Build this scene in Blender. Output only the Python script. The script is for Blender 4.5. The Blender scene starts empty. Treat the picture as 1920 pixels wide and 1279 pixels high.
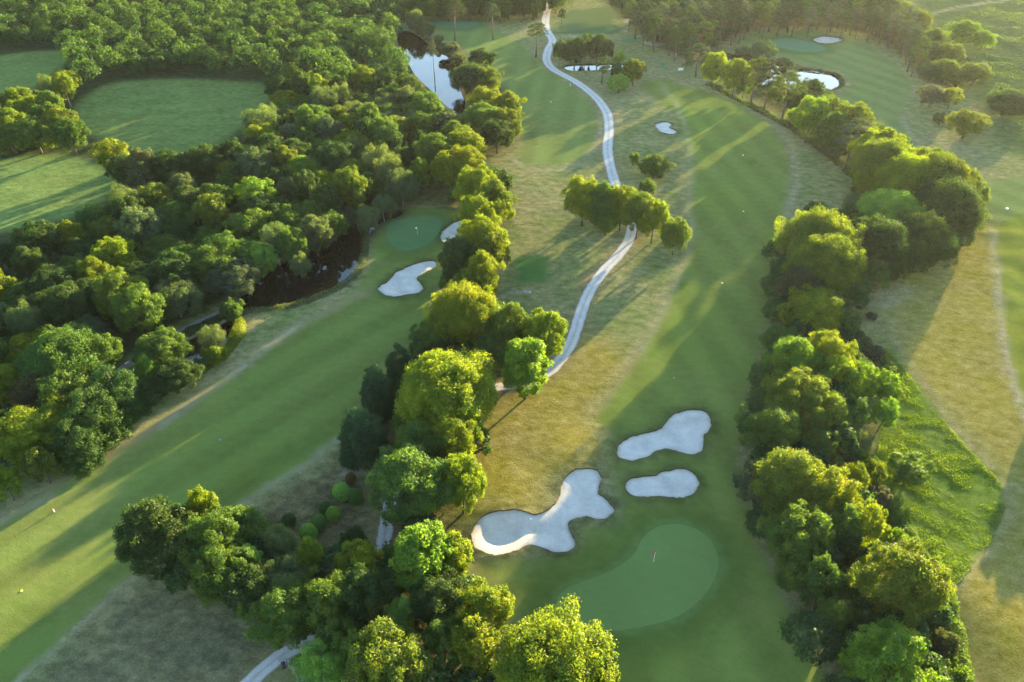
import bpy, math, random
import numpy as np
from mathutils import Vector, Matrix
from mathutils.geometry import delaunay_2d_cdt

S = bpy.context.scene
COL = S.collection
R = math.radians

# ------------------------------------------------------------------ camera, sky, sun, exposure
F, CX, CY, PITCH, H = 1450.0, 960.0, 639.5, R(36.4), 100.0
cam = bpy.data.objects.new('camera', bpy.data.cameras.new('camera'))
COL.objects.link(cam)
cam.location = (0, 0, H)
cam.rotation_euler = (math.pi / 2 - PITCH, 0, 0)
cam.data.sensor_width = 36.0
cam.data.lens = F / 1920 * 36.0
cam.data.clip_end = 6000
cam.data.clip_start = 0.5
S.camera = cam

SUN_AZ, SUN_EL = R(38.0), R(8.1)
W = bpy.data.worlds.new('World'); S.world = W
W.use_nodes = True
wn = W.node_tree.nodes; wl = W.node_tree.links
wn.clear()
wo = wn.new('ShaderNodeOutputWorld'); wb = wn.new('ShaderNodeBackground'); ws = wn.new('ShaderNodeTexSky')
ws.sky_type = 'NISHITA'; ws.sun_disc = False
ws.sun_elevation = SUN_EL; ws.sun_rotation = SUN_AZ
ws.air_density = 1.0; ws.dust_density = 0.2; ws.ozone_density = 1.6
wb.inputs['Strength'].default_value = 0.10
wl.new(ws.outputs[0], wb.inputs[0]); wl.new(wb.outputs[0], wo.inputs[0])
sl = bpy.data.lights.new('sun', 'SUN'); sun = bpy.data.objects.new('sun', sl); COL.objects.link(sun)
sl.energy = 5.0; sl.angle = R(0.6); sl.color = (1.0, 0.79, 0.40)
sdir = Vector((math.sin(SUN_AZ) * math.cos(SUN_EL), math.cos(SUN_AZ) * math.cos(SUN_EL), math.sin(SUN_EL)))
sun.rotation_euler = sdir.to_track_quat('Z', 'Y').to_euler()
sun.location = (150, 200, 300)
S.view_settings.view_transform = 'Standard'
S.view_settings.look = 'None'
S.view_settings.gamma = 1.0
S.view_settings.use_curve_mapping = False
S.view_settings.exposure = 3.25
S.render.engine = 'CYCLES'
S.cycles.use_denoising = True
S.cycles.denoising_prefilter = 'NONE'
S.cycles.max_bounces = 7
S.cycles.diffuse_bounces = 3
S.cycles.transmission_bounces = 4
S.cycles.glossy_bounces = 2
S.cycles.volume_bounces = 0
S.cycles.sample_clamp_indirect = 6.0

# ------------------------------------------------------------------ helpers
rng = np.random.default_rng(7)
random.seed(7)
SP, CP = math.sin(PITCH), math.cos(PITCH)


def ray(px, py):
    u = (px - CX) / F; v = (CY - py) / F
    return u, CP + v * SP, -SP + v * CP          # x, y, z of the view ray


def at(px, py, z=0.0):
    """ground (or height z) point seen at a photo pixel"""
    x, y, zz = ray(px, py)
    t = (z - H) / zz
    return x * t, y * t


def at_arr(P, z=0.0):
    P = np.asarray(P, float)
    u = (P[:, 0] - CX) / F; v = (CY - P[:, 1]) / F
    t = (z - H) / (-SP + v * CP)
    return np.stack([u * t, (CP + v * SP) * t], 1)


def pix(X, Y, Z):
    """photo pixel of world points (arrays)"""
    zc = Y * CP - (Z - H) * SP
    up = Y * SP + (Z - H) * CP
    return CX + F * X / zc, CY - F * up / zc, zc


def smooth_closed(P, step):
    """Catmull-Rom through closed ground polygon, resampled at step metres"""
    P = np.asarray(P, float); n = len(P)
    out = []
    t = np.linspace(0, 1, 9)[:-1][:, None]
    for i in range(n):
        a, b, c, d = P[i - 1], P[i], P[(i + 1) % n], P[(i + 2) % n]
        out.append(.5 * (2 * b + (c - a) * t + (2 * a - 5 * b + 4 * c - d) * t ** 2 + (3 * b - a - 3 * c + d) * t ** 3))
    return resample(np.concatenate(out), step, True)


def smooth_open(P, step, extra=None):
    P = np.asarray(P, float); n = len(P)
    out = []
    t = np.linspace(0, 1, 9)[:-1][:, None]
    for i in range(n - 1):
        a, b, c, d = P[max(i - 1, 0)], P[i], P[i + 1], P[min(i + 2, n - 1)]
        out.append(.5 * (2 * b + (c - a) * t + (2 * a - 5 * b + 4 * c - d) * t ** 2 + (3 * b - a - 3 * c + d) * t ** 3))
    out.append(P[-1:])
    return resample(np.concatenate(out), step, False)


def resample(P, step, closed):
    Q = np.vstack([P, P[:1]]) if closed else P
    L = np.concatenate([[0], np.cumsum(np.linalg.norm(np.diff(Q[:, :2], axis=0), axis=1))])
    n = max(6, int(L[-1] / step))
    s = np.linspace(0, L[-1], n + 1)
    if closed: s = s[:-1]
    return np.stack([np.interp(s, L, Q[:, k]) for k in range(Q.shape[1])], 1)


def inside(P, poly):
    x, y = P[:, 0], P[:, 1]
    r = np.zeros(len(P), bool)
    m = (x >= poly[:, 0].min()) & (x <= poly[:, 0].max()) & (y >= poly[:, 1].min()) & (y <= poly[:, 1].max())
    xs, ys = x[m], y[m]; c = np.zeros(len(xs), bool)
    j = len(poly) - 1
    for i in range(len(poly)):
        xi, yi, xj, yj = poly[i, 0], poly[i, 1], poly[j, 0], poly[j, 1]
        if yi != yj:
            c ^= ((yi > ys) != (yj > ys)) & (xs < (xj - xi) * (ys - yi) / (yj - yi) + xi)
        j = i
    r[m] = c
    return r


def segdist(P, poly, closed=True, maxd=12.0):
    """distance to a polyline, maxd beyond reach"""
    d = np.full(len(P), maxd)
    m = (P[:, 0] > poly[:, 0].min() - maxd) & (P[:, 0] < poly[:, 0].max() + maxd) & (P[:, 1] > poly[:, 1].min() - maxd) & (P[:, 1] < poly[:, 1].max() + maxd)
    Q = P[m]; dd = np.full(len(Q), maxd ** 2)
    n = len(poly)
    for i in range(n if closed else n - 1):
        a = poly[i, :2]; b = poly[(i + 1) % n, :2]
        ab = b - a; l2 = max(1e-9, ab @ ab)
        t = np.clip(((Q - a) @ ab) / l2, 0, 1)
        e = Q - a - t[:, None] * ab
        dd = np.minimum(dd, (e * e).sum(1))
    d[m] = np.sqrt(dd)
    return d


def sdist(P, poly, maxd=12.0):
    d = segdist(P, poly, True, maxd)
    return np.where(inside(P, poly), -d, d)


def sstep(a, b, x):
    t = np.clip((x - a) / (b - a), 0, 1)
    return t * t * (3 - 2 * t)


def vnoise(X, Y, scale, seed):
    """smooth value noise in numpy, 0..1"""
    g = np.random.default_rng(seed).random((256, 256))
    x = X / scale + 1000.3; y = Y / scale + 1000.7
    xi = np.floor(x).astype(int); yi = np.floor(y).astype(int)
    fx = x - xi; fy = y - yi
    fx = fx * fx * (3 - 2 * fx); fy = fy * fy * (3 - 2 * fy)
    a = g[xi % 256, yi % 256]; b = g[(xi + 1) % 256, yi % 256]
    c = g[xi % 256, (yi + 1) % 256]; d = g[(xi + 1) % 256, (yi + 1) % 256]
    return (a * (1 - fx) + b * fx) * (1 - fy) + (c * (1 - fx) + d * fx) * fy


def mesh_np(name, V, faces, mat, k=4, smooth=False, fattr=None, cattr=None, pattr=None):
    """mesh from numpy: V (n,3), faces (m,k)"""
    me = bpy.data.meshes.new(name)
    V = np.ascontiguousarray(V, np.float32); faces = np.ascontiguousarray(faces, np.int32)
    me.vertices.add(len(V)); me.vertices.foreach_set('co', V.ravel())
    m = len(faces)
    me.loops.add(m * k); me.loops.foreach_set('vertex_index', faces.ravel())
    me.polygons.add(m); me.polygons.foreach_set('loop_start', np.arange(m, dtype=np.int32) * k)
    if smooth: me.polygons.foreach_set('use_smooth', np.ones(m, bool))
    if fattr is not None:
        for nm, a in fattr.items():
            me.attributes.new(nm, 'FLOAT', 'FACE').data.foreach_set('value', np.ascontiguousarray(a, np.float32))
    if pattr is not None:
        for nm, a in pattr.items():
            me.attributes.new(nm, 'FLOAT', 'POINT').data.foreach_set('value', np.ascontiguousarray(a, np.float32))
    if cattr is not None:
        for nm, a in cattr.items():
            c4 = np.ones((len(V), 4), np.float32); c4[:, :3] = a
            me.attributes.new(nm, 'FLOAT_COLOR', 'POINT').data.foreach_set('color', c4.ravel())
    me.update(calc_edges=True)
    if mat: me.materials.append(mat)
    return me


def link(name, me, parent=None, loc=None, color=None):
    o = bpy.data.objects.new(name, me); COL.objects.link(o)
    if parent: o.parent = parent
    if loc is not None: o.location = loc
    if color is not None: o.color = (*color, 1)
    return o


def thing(name, label, cat, loc=(0, 0, 0), rz=0.0, group=None):
    o = bpy.data.objects.new(name, None); COL.objects.link(o)
    o.empty_display_size = .5
    o.location = loc; o.rotation_euler = (0, 0, rz)
    o['label'] = label; o['category'] = cat
    if group: o['group'] = group
    return o


class MB:
    """collects simple solids into one mesh"""
    def __init__(s): s.v = []; s.f = []
    def add(s, V, Fs):
        b = len(s.v); s.v += [tuple(p) for p in V]; s.f += [tuple(i + b for i in q) for q in Fs]; return s
    def box(s, c, d, rz=0.0):
        x, y, z = d[0] / 2, d[1] / 2, d[2] / 2; ca, sa = math.cos(rz), math.sin(rz)
        P = [(-x, -y, -z), (x, -y, -z), (x, y, -z), (-x, y, -z), (-x, -y, z), (x, -y, z), (x, y, z), (-x, y, z)]
        P = [(c[0] + p[0] * ca - p[1] * sa, c[1] + p[0] * sa + p[1] * ca, c[2] + p[2]) for p in P]
        return s.add(P, [(0, 3, 2, 1), (4, 5, 6, 7), (0, 1, 5, 4), (1, 2, 6, 5), (2, 3, 7, 6), (3, 0, 4, 7)])
    def tube(s, pts, rad, n=7, cap=True):
        pts = [Vector(p) for p in pts]; V = []; Fs = []
        for i, p in enumerate(pts):
            d = (pts[min(i + 1, len(pts) - 1)] - pts[max(i - 1, 0)]).normalized()
            a = d.orthogonal().normalized() if abs(d.z) < .99 else Vector((1, 0, 0))
            b = d.cross(a)
            for k in range(n):
                t = 2 * math.pi * k / n
                V.append(p + (a * math.cos(t) + b * math.sin(t)) * rad[i])
        for i in range(len(pts) - 1):
            for k in range(n):
                Fs.append((i * n + k, i * n + (k + 1) % n, (i + 1) * n + (k + 1) % n, (i + 1) * n + k))
        if cap:
            Fs.append(tuple(range(n))[::-1]); Fs.append(tuple((len(pts) - 1) * n + k for k in range(n)))
        return s.add(V, Fs)
    def mesh(s, name, mat, smooth=False):
        me = bpy.data.meshes.new(name); me.from_pydata(s.v, [], s.f); me.update()
        if smooth: me.polygons.foreach_set('use_smooth', np.ones(len(me.polygons), bool))
        me.materials.append(mat); return me


# ------------------------------------------------------------------ materials
def new_mat(name):
    m = bpy.data.materials.new(name); m.use_nodes = True
    nt = m.node_tree; nt.nodes.clear()
    out = nt.nodes.new('ShaderNodeOutputMaterial')
    return m, nt, out


def node(nt, typ, **kw):
    n = nt.nodes.new(typ)
    for k, v in kw.items():
        if k in n.inputs: n.inputs[k].default_value = v
        else: setattr(n, k, v)
    return n


def mathn(nt, op, a, b=None, c=None, clamp=False):
    n = nt.nodes.new('ShaderNodeMath'); n.operation = op; n.use_clamp = clamp
    for i, v in enumerate((a, b, c)):
        if v is None: continue
        if isinstance(v, (int, float)): n.inputs[i].default_value = v
        else: nt.links.new(v, n.inputs[i])
    return n.outputs[0]


def mixc(nt, f, a, b, blend='MIX'):
    n = nt.nodes.new('ShaderNodeMix'); n.data_type = 'RGBA'; n.blend_type = blend
    for i, v in ((0, f), (6, a), (7, b)):
        if isinstance(v, (int, float)): n.inputs[i].default_value = v
        elif isinstance(v, tuple): n.inputs[i].default_value = (*v, 1) if len(v) == 3 else v
        else: nt.links.new(v, n.inputs[i])
    return n.outputs[2]


def noisen(nt, vec, scale, detail=3.0, rough=.55):
    n = node(nt, 'ShaderNodeTexNoise', Scale=scale, Detail=detail, Roughness=rough)
    nt.links.new(vec, n.inputs['Vector']); return n.outputs['Fac']


def mapr(nt, v, a, b, c=0.0, d=1.0):
    n = node(nt, 'ShaderNodeMapRange'); n.inputs[1].default_value = a; n.inputs[2].default_value = b
    n.inputs[3].default_value = c; n.inputs[4].default_value = d
    nt.links.new(v, n.inputs[0]); return n.outputs[0]


def turf_material(name, bump=.5, grain=1.0):
    m, nt, out = new_mat(name)
    geo = node(nt, 'ShaderNodeNewGeometry').outputs['Position']
    col = node(nt, 'ShaderNodeAttribute', attribute_name='Col').outputs['Color']
    dry = node(nt, 'ShaderNodeAttribute', attribute_name='Dry').outputs['Fac']
    mp = node(nt, 'ShaderNodeMapping'); mp.inputs['Scale'].default_value = (.72, 1, 1); mp.inputs['Rotation'].default_value = (0, 0, .5)
    nt.links.new(geo, mp.inputs[0])
    n1 = noisen(nt, geo, .09, 5, .6); n2 = noisen(nt, mp.outputs[0], .55, 5, .65); n3 = noisen(nt, geo, 3.2, 3, .7)
    f = mathn(nt, 'ADD', mathn(nt, 'MULTIPLY', n1, .8), mathn(nt, 'MULTIPLY', n2, .7))
    f = mapr(nt, f, .5, 1.0, -.75, .8)
    f = mathn(nt, 'ADD', dry, mathn(nt, 'MULTIPLY', f, mathn(nt, 'MINIMUM', mathn(nt, 'MULTIPLY', dry, 2.2), 1.0)), clamp=True)
    c = mixc(nt, f, col, (.225, .208, .100))
    v = mathn(nt, 'ADD', mathn(nt, 'MULTIPLY', mapr(nt, n3, .25, .75), .5 * grain), 1 - .25 * grain)
    v2 = mapr(nt, n2, .3, .7, 1 - .22 * grain, 1 + .22 * grain)
    c = mixc(nt, 1.0, c, mathn(nt, 'MULTIPLY', v, v2), 'MULTIPLY')
    nbig = mapr(nt, n1, .3, .7)
    c = mixc(nt, mathn(nt, 'MULTIPLY', nbig, .35), c, mixc(nt, 1.0, c, (1.18, .96, .8), 'MULTIPLY'))
    b = node(nt, 'ShaderNodeBump', Strength=bump, Distance=.25)
    hh = mathn(nt, 'ADD', mathn(nt, 'MULTIPLY', n3, .6), mathn(nt, 'MULTIPLY', n2, 1.2))
    nt.links.new(hh, b.inputs['Height'])
    d = node(nt, 'ShaderNodeBsdfDiffuse', Roughness=.6)
    nt.links.new(c, d.inputs['Color']); nt.links.new(b.outputs[0], d.inputs['Normal'])
    nt.links.new(d.outputs[0], out.inputs[0])
    return m


def leaf_material(name, transl=.5, warm=(1.62, 1.7, .25), gloss=.012):
    m, nt, out = new_mat(name)
    oi = node(nt, 'ShaderNodeObjectInfo')
    tone = node(nt, 'ShaderNodeAttribute', attribute_name='tone').outputs['Fac']
    tc = node(nt, 'ShaderNodeTexCoord').outputs['Object']
    nz = noisen(nt, tc, .35, 2)
    t = mathn(nt, 'ADD', tone, mapr(nt, nz, .3, .7, -.25, .25))
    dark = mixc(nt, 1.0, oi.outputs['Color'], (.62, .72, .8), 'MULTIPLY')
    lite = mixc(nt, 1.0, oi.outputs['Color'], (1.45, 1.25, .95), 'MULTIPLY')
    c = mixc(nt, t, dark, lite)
    d = node(nt, 'ShaderNodeBsdfDiffuse'); nt.links.new(c, d.inputs['Color'])
    tr = node(nt, 'ShaderNodeBsdfTranslucent'); nt.links.new(mixc(nt, 1.0, c, warm, 'MULTIPLY'), tr.inputs['Color'])
    mx = node(nt, 'ShaderNodeMixShader'); mx.inputs[0].default_value = transl
    nt.links.new(d.outputs[0], mx.inputs[1]); nt.links.new(tr.outputs[0], mx.inputs[2])
    g = node(nt, 'ShaderNodeBsdfGlossy', Roughness=.5); g.inputs['Color'].default_value = (.8, .8, .8, 1)
    m2 = node(nt, 'ShaderNodeMixShader'); m2.inputs[0].default_value = gloss
    nt.links.new(mx.outputs[0], m2.inputs[1]); nt.links.new(g.outputs[0], m2.inputs[2])
    nt.links.new(m2.outputs[0], out.inputs[0])
    return m


def simple_mat(name, color, rough=.7, nscale=3.0, var=.25, bump=0.0):
    m, nt, out = new_mat(name)
    geo = node(nt, 'ShaderNodeTexCoord').outputs['Object']
    n = noisen(nt, geo, nscale, 4)
    k = mapr(nt, n, .25, .75, 1 - var, 1 + var)
    c = mixc(nt, 1.0, color, k, 'MULTIPLY')
    p = node(nt, 'ShaderNodeBsdfPrincipled', Roughness=rough)
    nt.links.new(c, p.inputs['Base Color'])
    if bump:
        b = node(nt, 'ShaderNodeBump', Strength=bump, Distance=.05); nt.links.new(n, b.inputs['Height']); nt.links.new(b.outputs[0], p.inputs['Normal'])
    nt.links.new(p.outputs[0], out.inputs[0])
    return m


def sand_material():
    m, nt, out = new_mat('sand')
    geo = node(nt, 'ShaderNodeNewGeometry').outputs['Position']
    n1 = noisen(nt, geo, .35, 4); n2 = noisen(nt, geo, 2.2, 4, .7); n3 = noisen(nt, geo, 9.0, 2)
    wv = node(nt, 'ShaderNodeTexWave', Scale=1.4, Distortion=9.0, Detail=2.0); wv.inputs['Detail Scale'].default_value = .5
    nt.links.new(geo, wv.inputs['Vector'])
    k = mathn(nt, 'ADD', mapr(nt, n1, .3, .7, .80, 1.08), mathn(nt, 'ADD', mapr(nt, n2, .3, .75, -.10, .07), mapr(nt, n3, .3, .7, -.05, .05)))
    c = mixc(nt, 1.0, (.56, .52, .465), k, 'MULTIPLY')
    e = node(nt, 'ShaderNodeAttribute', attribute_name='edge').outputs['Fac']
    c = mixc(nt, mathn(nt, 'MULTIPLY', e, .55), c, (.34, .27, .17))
    b = node(nt, 'ShaderNodeBump', Strength=.45, Distance=.06)
    hh = mathn(nt, 'ADD', mathn(nt, 'MULTIPLY', wv.outputs['Fac'], .35), n2)
    nt.links.new(hh, b.inputs['Height'])
    d = node(nt, 'ShaderNodeBsdfDiffuse', Roughness=.5); nt.links.new(c, d.inputs['Color']); nt.links.new(b.outputs[0], d.inputs['Normal'])
    nt.links.new(d.outputs[0], out.inputs[0])
    return m


def path_material(name, base, rut=.5):
    m, nt, out = new_mat(name)
    geo = node(nt, 'ShaderNodeNewGeometry').outputs['Position']
    ac = node(nt, 'ShaderNodeAttribute', attribute_name='across').outputs['Fac']
    n1 = noisen(nt, geo, .5, 5, .7); n2 = noisen(nt, geo, 5, 3, .7)
    a = mathn(nt, 'ABSOLUTE', ac)
    a = mathn(nt, 'ADD', a, mapr(nt, n1, .3, .7, -.13, .13))
    edge = mapr(nt, a, .72, 1.02)
    mid = mapr(nt, mathn(nt, 'ABSOLUTE', a), .05, .3, 1, 0)
    k = mathn(nt, 'ADD', mapr(nt, n2, .25, .75, .8, 1.15), mapr(nt, n1, .3, .7, -.1, .1))
    c = mixc(nt, 1.0, base, k, 'MULTIPLY')
    c = mixc(nt, mathn(nt, 'MULTIPLY', mid, rut), c, (.19, .165, .11))
    c = mixc(nt, edge, c, (.17, .135, .07))
    b = node(nt, 'ShaderNodeBump', Strength=.4, Distance=.05); nt.links.new(n2, b.inputs['Height'])
    d = node(nt, 'ShaderNodeBsdfDiffuse', Roughness=.5); nt.links.new(c, d.inputs['Color']); nt.links.new(b.outputs[0], d.inputs['Normal'])
    nt.links.new(d.outputs[0], out.inputs[0])
    return m


def water_material():
    m, nt, out = new_mat('pond_water')
    geo = node(nt, 'ShaderNodeNewGeometry').outputs['Position']
    n = noisen(nt, geo, 1.2, 3)
    p = node(nt, 'ShaderNodeBsdfPrincipled', Roughness=.03)
    p.inputs['Base Color'].default_value = (.006, .005, .004, 1); p.inputs['IOR'].default_value = 1.5
    b = node(nt, 'ShaderNodeBump', Strength=.015, Distance=.02); nt.links.new(n, b.inputs['Height']); nt.links.new(b.outputs[0], p.inputs['Normal'])
    nt.links.new(p.outputs[0], out.inputs[0])
    return m


M_TURF = turf_material('rough_grass', .6, 1.25)
M_MOWN = turf_material('mown_grass', .2, .4)
M_GREEN = turf_material('green_grass', .08, .25)
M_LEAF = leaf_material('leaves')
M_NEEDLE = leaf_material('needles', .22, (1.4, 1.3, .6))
M_SAND = sand_material()
M_PATH = path_material('gravel_track', (.50, .47, .43), .32)
M_PATH2 = path_material('grey_track', (.20, .19, .17), .3)
M_WATER = water_material()
M_BARK = simple_mat('bark', (.085, .065, .045), .9, 4, .4, .6)
M_BARKPALE = simple_mat('pale_bark', (.26, .235, .20), .9, 4, .35, .5)
M_PINEBARK = simple_mat('pine_bark', (.13, .085, .06), .9, 4, .4, .6)
M_WHITE = simple_mat('white_paint', (.8, .8, .78), .5, 6, .05)
M_RED = simple_mat('red_cloth', (.55, .03, .03), .7, 6, .1)
M_PINK = simple_mat('faded_red_paint', (.7, .16, .13), .5, 6, .1)
M_YELLOW = simple_mat('yellow_paint', (.75, .62, .02), .5, 6, .1)
M_BLUE = simple_mat('blue_paint', (.03, .25, .75), .5, 6, .1)
M_ROOF = simple_mat('blue_roof', (.035, .06, .16), .6, 2, .2)
M_HUT = simple_mat('hut_boards', (.10, .085, .07), .8, 3, .25)
M_DARK = simple_mat('dark_metal', (.03, .03, .032), .5, 6, .2)
M_STONE = simple_mat('pale_stone', (.36, .34, .31), .9, 3, .3, .6)
M_SOIL = simple_mat('bed_soil', (.05, .04, .03), 1.0, 3, .4, .8)


# ------------------------------------------------------------------ layout of the course (photo pixels, dropped on the ground)
POND_PX = {
    'bright': [(748, 60), (772, 60), (800, 80), (828, 92), (850, 108), (862, 122), (868, 140), (864, 165), (872, 190), (868, 212), (848, 206), (832, 195), (818, 178), (798, 160), (778, 140), (764, 115), (752, 92), (745, 75)],
    'dark': [(688, 432), (676, 420), (655, 425), (620, 440), (580, 460), (540, 485), (490, 520), (455, 552), (440, 578), (462, 584), (492, 578), (530, 576), (566, 568), (602, 553), (636, 538), (660, 520), (674, 500), (680, 478), (682, 458)],
    'creek': [(441, 598), (425, 603), (398, 616), (362, 634), (325, 655), (300, 690), (318, 712), (345, 706), (366, 697), (385, 683), (408, 668), (428, 650), (440, 630), (445, 612)],
    'stream': [(690, 425), (705, 408), (728, 396), (748, 393), (756, 400), (742, 408), (720, 414), (704, 428), (696, 440)],
    'small': [(1056, 126), (1068, 121), (1100, 120), (1140, 119), (1172, 119), (1182, 123), (1165, 129), (1130, 131), (1095, 132.5), (1068, 132)],
    'far': [(1338, 99), (1360, 99), (1390, 106), (1430, 113), (1470, 122), (1500, 128), (1532, 131), (1560, 138), (1576, 149), (1574, 161), (1556, 169), (1530, 173), (1490, 170), (1450, 164), (1400, 152), (1360, 135), (1345, 115)],
}
BUNKER_PX = [
    ('bunker', 'peanut shaped pale sand bunker up the slope from the near green', [(1157, 855), (1160, 838), (1180, 823), (1210, 815), (1238, 806), (1250, 790), (1270, 775), (1300, 769), (1325, 775), (1333, 792), (1328, 810), (1320, 820), (1318, 838), (1310, 850), (1295, 853), (1270, 848), (1240, 845), (1215, 858), (1190, 867), (1168, 866)]),
    ('bunker', 'bean shaped sand bunker nearest above the near green', [(1171, 915), (1178, 903), (1200, 896), (1225, 894), (1245, 885), (1270, 880), (1295, 884), (1308, 897), (1311, 912), (1300, 927), (1280, 935), (1255, 935), (1235, 932), (1210, 936), (1188, 933), (1176, 925)]),
    ('bunker', 'largest lobed sand bunker beside the near green with a sunlit end', [(885, 1012), (890, 990), (905, 972), (930, 963), (960, 961), (990, 966), (1010, 968), (1030, 958), (1048, 938), (1053, 915), (1065, 895), (1085, 885), (1105, 883), (1122, 890), (1128, 902), (1123, 918), (1122, 929), (1135, 937), (1150, 955), (1148, 966), (1135, 975), (1110, 974), (1085, 972), (1070, 980), (1067, 992), (1078, 1010), (1078, 1025), (1065, 1034), (1040, 1037), (1020, 1030), (1000, 1024), (980, 1028), (955, 1040), (930, 1044), (905, 1038), (890, 1026)]),
    ('bunker', 'small hooked white bunker in dry grass near the gravel track', [(1228, 235), (1238, 231), (1252, 230), (1260, 234), (1255, 240), (1268, 246), (1270, 250), (1258, 253), (1245, 251), (1235, 246)]),
    ('bunker', 'white oval bunker behind the far green by the pines', [(1525, 74), (1540, 69), (1556, 69.5), (1575, 72.5), (1578, 77), (1565, 81), (1545, 82), (1530, 79)]),
    ('bunker', 'shoe shaped sand bunker below the green by the dark pond', [(710, 547), (713, 538), (728, 528), (742, 512), (762, 502), (785, 493), (808, 489), (819, 494), (814, 504), (800, 511), (786, 518), (782, 525), (790, 532), (794, 541), (785, 550), (760, 555), (732, 557)]),
    ('bunker', 'sand bunker half hidden behind the tree row by the pond green', [(870, 414), (848, 420), (832, 432), (825, 443), (828, 453), (842, 458), (862, 452), (880, 432)]),
]
GREEN_PX = [
    ('putting_green', 'large near putting green with a red flag', [(1043, 1130), (1060, 1105), (1100, 1088), (1150, 1068), (1188, 1040), (1205, 1010), (1230, 990), (1265, 983), (1300, 990), (1330, 1010), (1345, 1040), (1345, 1070), (1325, 1110), (1280, 1150), (1220, 1172), (1140, 1183), (1080, 1170), (1050, 1150)]),
    ('putting_green', 'oval putting green beside the dark pond', [(725, 428), (738, 416), (775, 408), (810, 406), (828, 416), (822, 440), (800, 459), (765, 470), (738, 463), (727, 448)]),
    ('putting_green', 'far putting green beside the white oval bunker', [(1448, 76), (1480, 72), (1510, 77), (1535, 84), (1550, 92), (1530, 97), (1500, 97), (1470, 91), (1452, 84)]),
    ('putting_green', 'putting green under the tall pines beyond the bright pond', [(806, 43), (830, 39), (870, 38), (895, 41), (898, 47), (875, 53), (840, 54), (815, 50)]),
]
TEE_PX = [
    ('tee_box', 'square dark green tee box in dry grass by the tree row', [(958, 482), (1020, 480), (1026, 526), (966, 534)]),
    ('tee_box', 'small tee box beside the white board near the pines', [(1230, 116), (1248, 116), (1258, 132), (1239, 133)]),
    ('tee_box', 'smallest distant tee box beside the pine wood', [(1169, 72), (1192, 71.5), (1194, 78), (1173, 79)]),
    ('tee_box', 'wide raised tee platform at the end of the gravel track', [(1066, 20), (1140, 12), (1158, 28), (1142, 58), (1100, 62), (1060, 60), (1038, 48)]),
]
FAIRWAY_PX = [
    ('fairway', 'long shaded fairway running from the dark pond to the lone oak', [(-60, 1040), (30, 960), (120, 895), (230, 828), (330, 765), (420, 705), (500, 650), (580, 600), (640, 560), (690, 515), (690, 475), (710, 425), (750, 398), (840, 392), (870, 410), (850, 470), (825, 540), (800, 610), (760, 690), (700, 770), (620, 840), (540, 895), (450, 950), (370, 1000), (290, 1050), (210, 1110), (120, 1190), (40, 1275), (-60, 1330)]),
    ('fairway', 'curved fairway between the bright pond and the gravel track', [(810, 58), (840, 36), (900, 36), (930, 55), (965, 75), (1000, 103), (1030, 122), (1062, 148), (1092, 172), (1117, 200), (1121, 230), (1112, 265), (1092, 295), (1052, 308), (1010, 308), (980, 302), (968, 285), (975, 262), (970, 220), (945, 170), (905, 120), (870, 90), (835, 75)]),
    ('fairway', 'wide central fairway of the near green', [(1196, 158), (1240, 148), (1300, 165), (1380, 195), (1440, 235), (1475, 280), (1482, 330), (1478, 380), (1468, 430), (1452, 480), (1450, 550), (1440, 620), (1412, 700), (1390, 770), (1388, 850), (1400, 920), (1425, 1010), (1470, 1110), (1525, 1230), (1560, 1340), (1080, 1340), (1000, 1230), (930, 1140), (885, 1070), (905, 1046), (960, 1048), (1060, 1045), (1095, 1020), (1085, 990), (1150, 985), (1165, 950), (1148, 920), (1145, 870), (1150, 820), (1120, 790), (1125, 760), (1170, 705), (1215, 640), (1255, 560), (1285, 490), (1296, 440), (1290, 380), (1292, 320), (1285, 260), (1262, 215), (1225, 185)]),
    ('fairway', 'hazy fairway curving past the far pond', [(1390, 70), (1450, 58), (1530, 60), (1610, 74), (1650, 100), (1690, 130), (1710, 160), (1700, 190), (1690, 220), (1705, 260), (1745, 300), (1800, 325), (1860, 335), (1990, 335), (1990, 415), (1850, 412), (1835, 370), (1780, 320), (1730, 285), (1660, 245), (1600, 205), (1565, 185), (1590, 165), (1588, 145), (1560, 130), (1500, 118), (1440, 100), (1400, 88)]),
    ('fairway', 'sunlit fairway beyond the golden rough', [(1864, 424), (1990, 420), (2060, 800), (1960, 800), (1912, 740), (1888, 660), (1876, 570), (1872, 500)]),
]
MEADOW_PX = [
    [(135, 225), (150, 190), (200, 160), (270, 150), (360, 148), (440, 152), (500, 158), (516, 180), (480, 220), (440, 250), (400, 275), (340, 290), (270, 290), (220, 275), (165, 250)],
    [(-80, 115), (0, 104), (70, 96), (125, 96), (132, 110), (100, 140), (50, 172), (-20, 185), (-80, 190)],
    [(-80, 312), (0, 300), (70, 290), (130, 292), (190, 315), (225, 345), (200, 375), (150, 400), (80, 420), (0, 435), (-80, 445)],
]
LONGGRASS_PX = [(1655, 655), (1690, 685), (1735, 745), (1785, 808), (1835, 862), (1875, 905), (1886, 940), (1868, 1000), (1825, 1065), (1775, 1112), (1735, 1080), (1690, 1030), (1655, 960), (1640, 880), (1650, 800), (1655, 720)]
WOOD_PX = [
    [(-90, -40), (760, -40), (745, 30), (735, 70), (752, 130), (800, 190), (850, 240), (838, 290), (790, 340), (740, 372), (690, 400), (660, 418), (610, 435), (560, 458), (500, 500), (450, 545), (415, 575), (350, 605), (270, 655), (215, 700), (150, 760), (90, 830), (20, 900), (-90, 960)],
]
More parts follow.
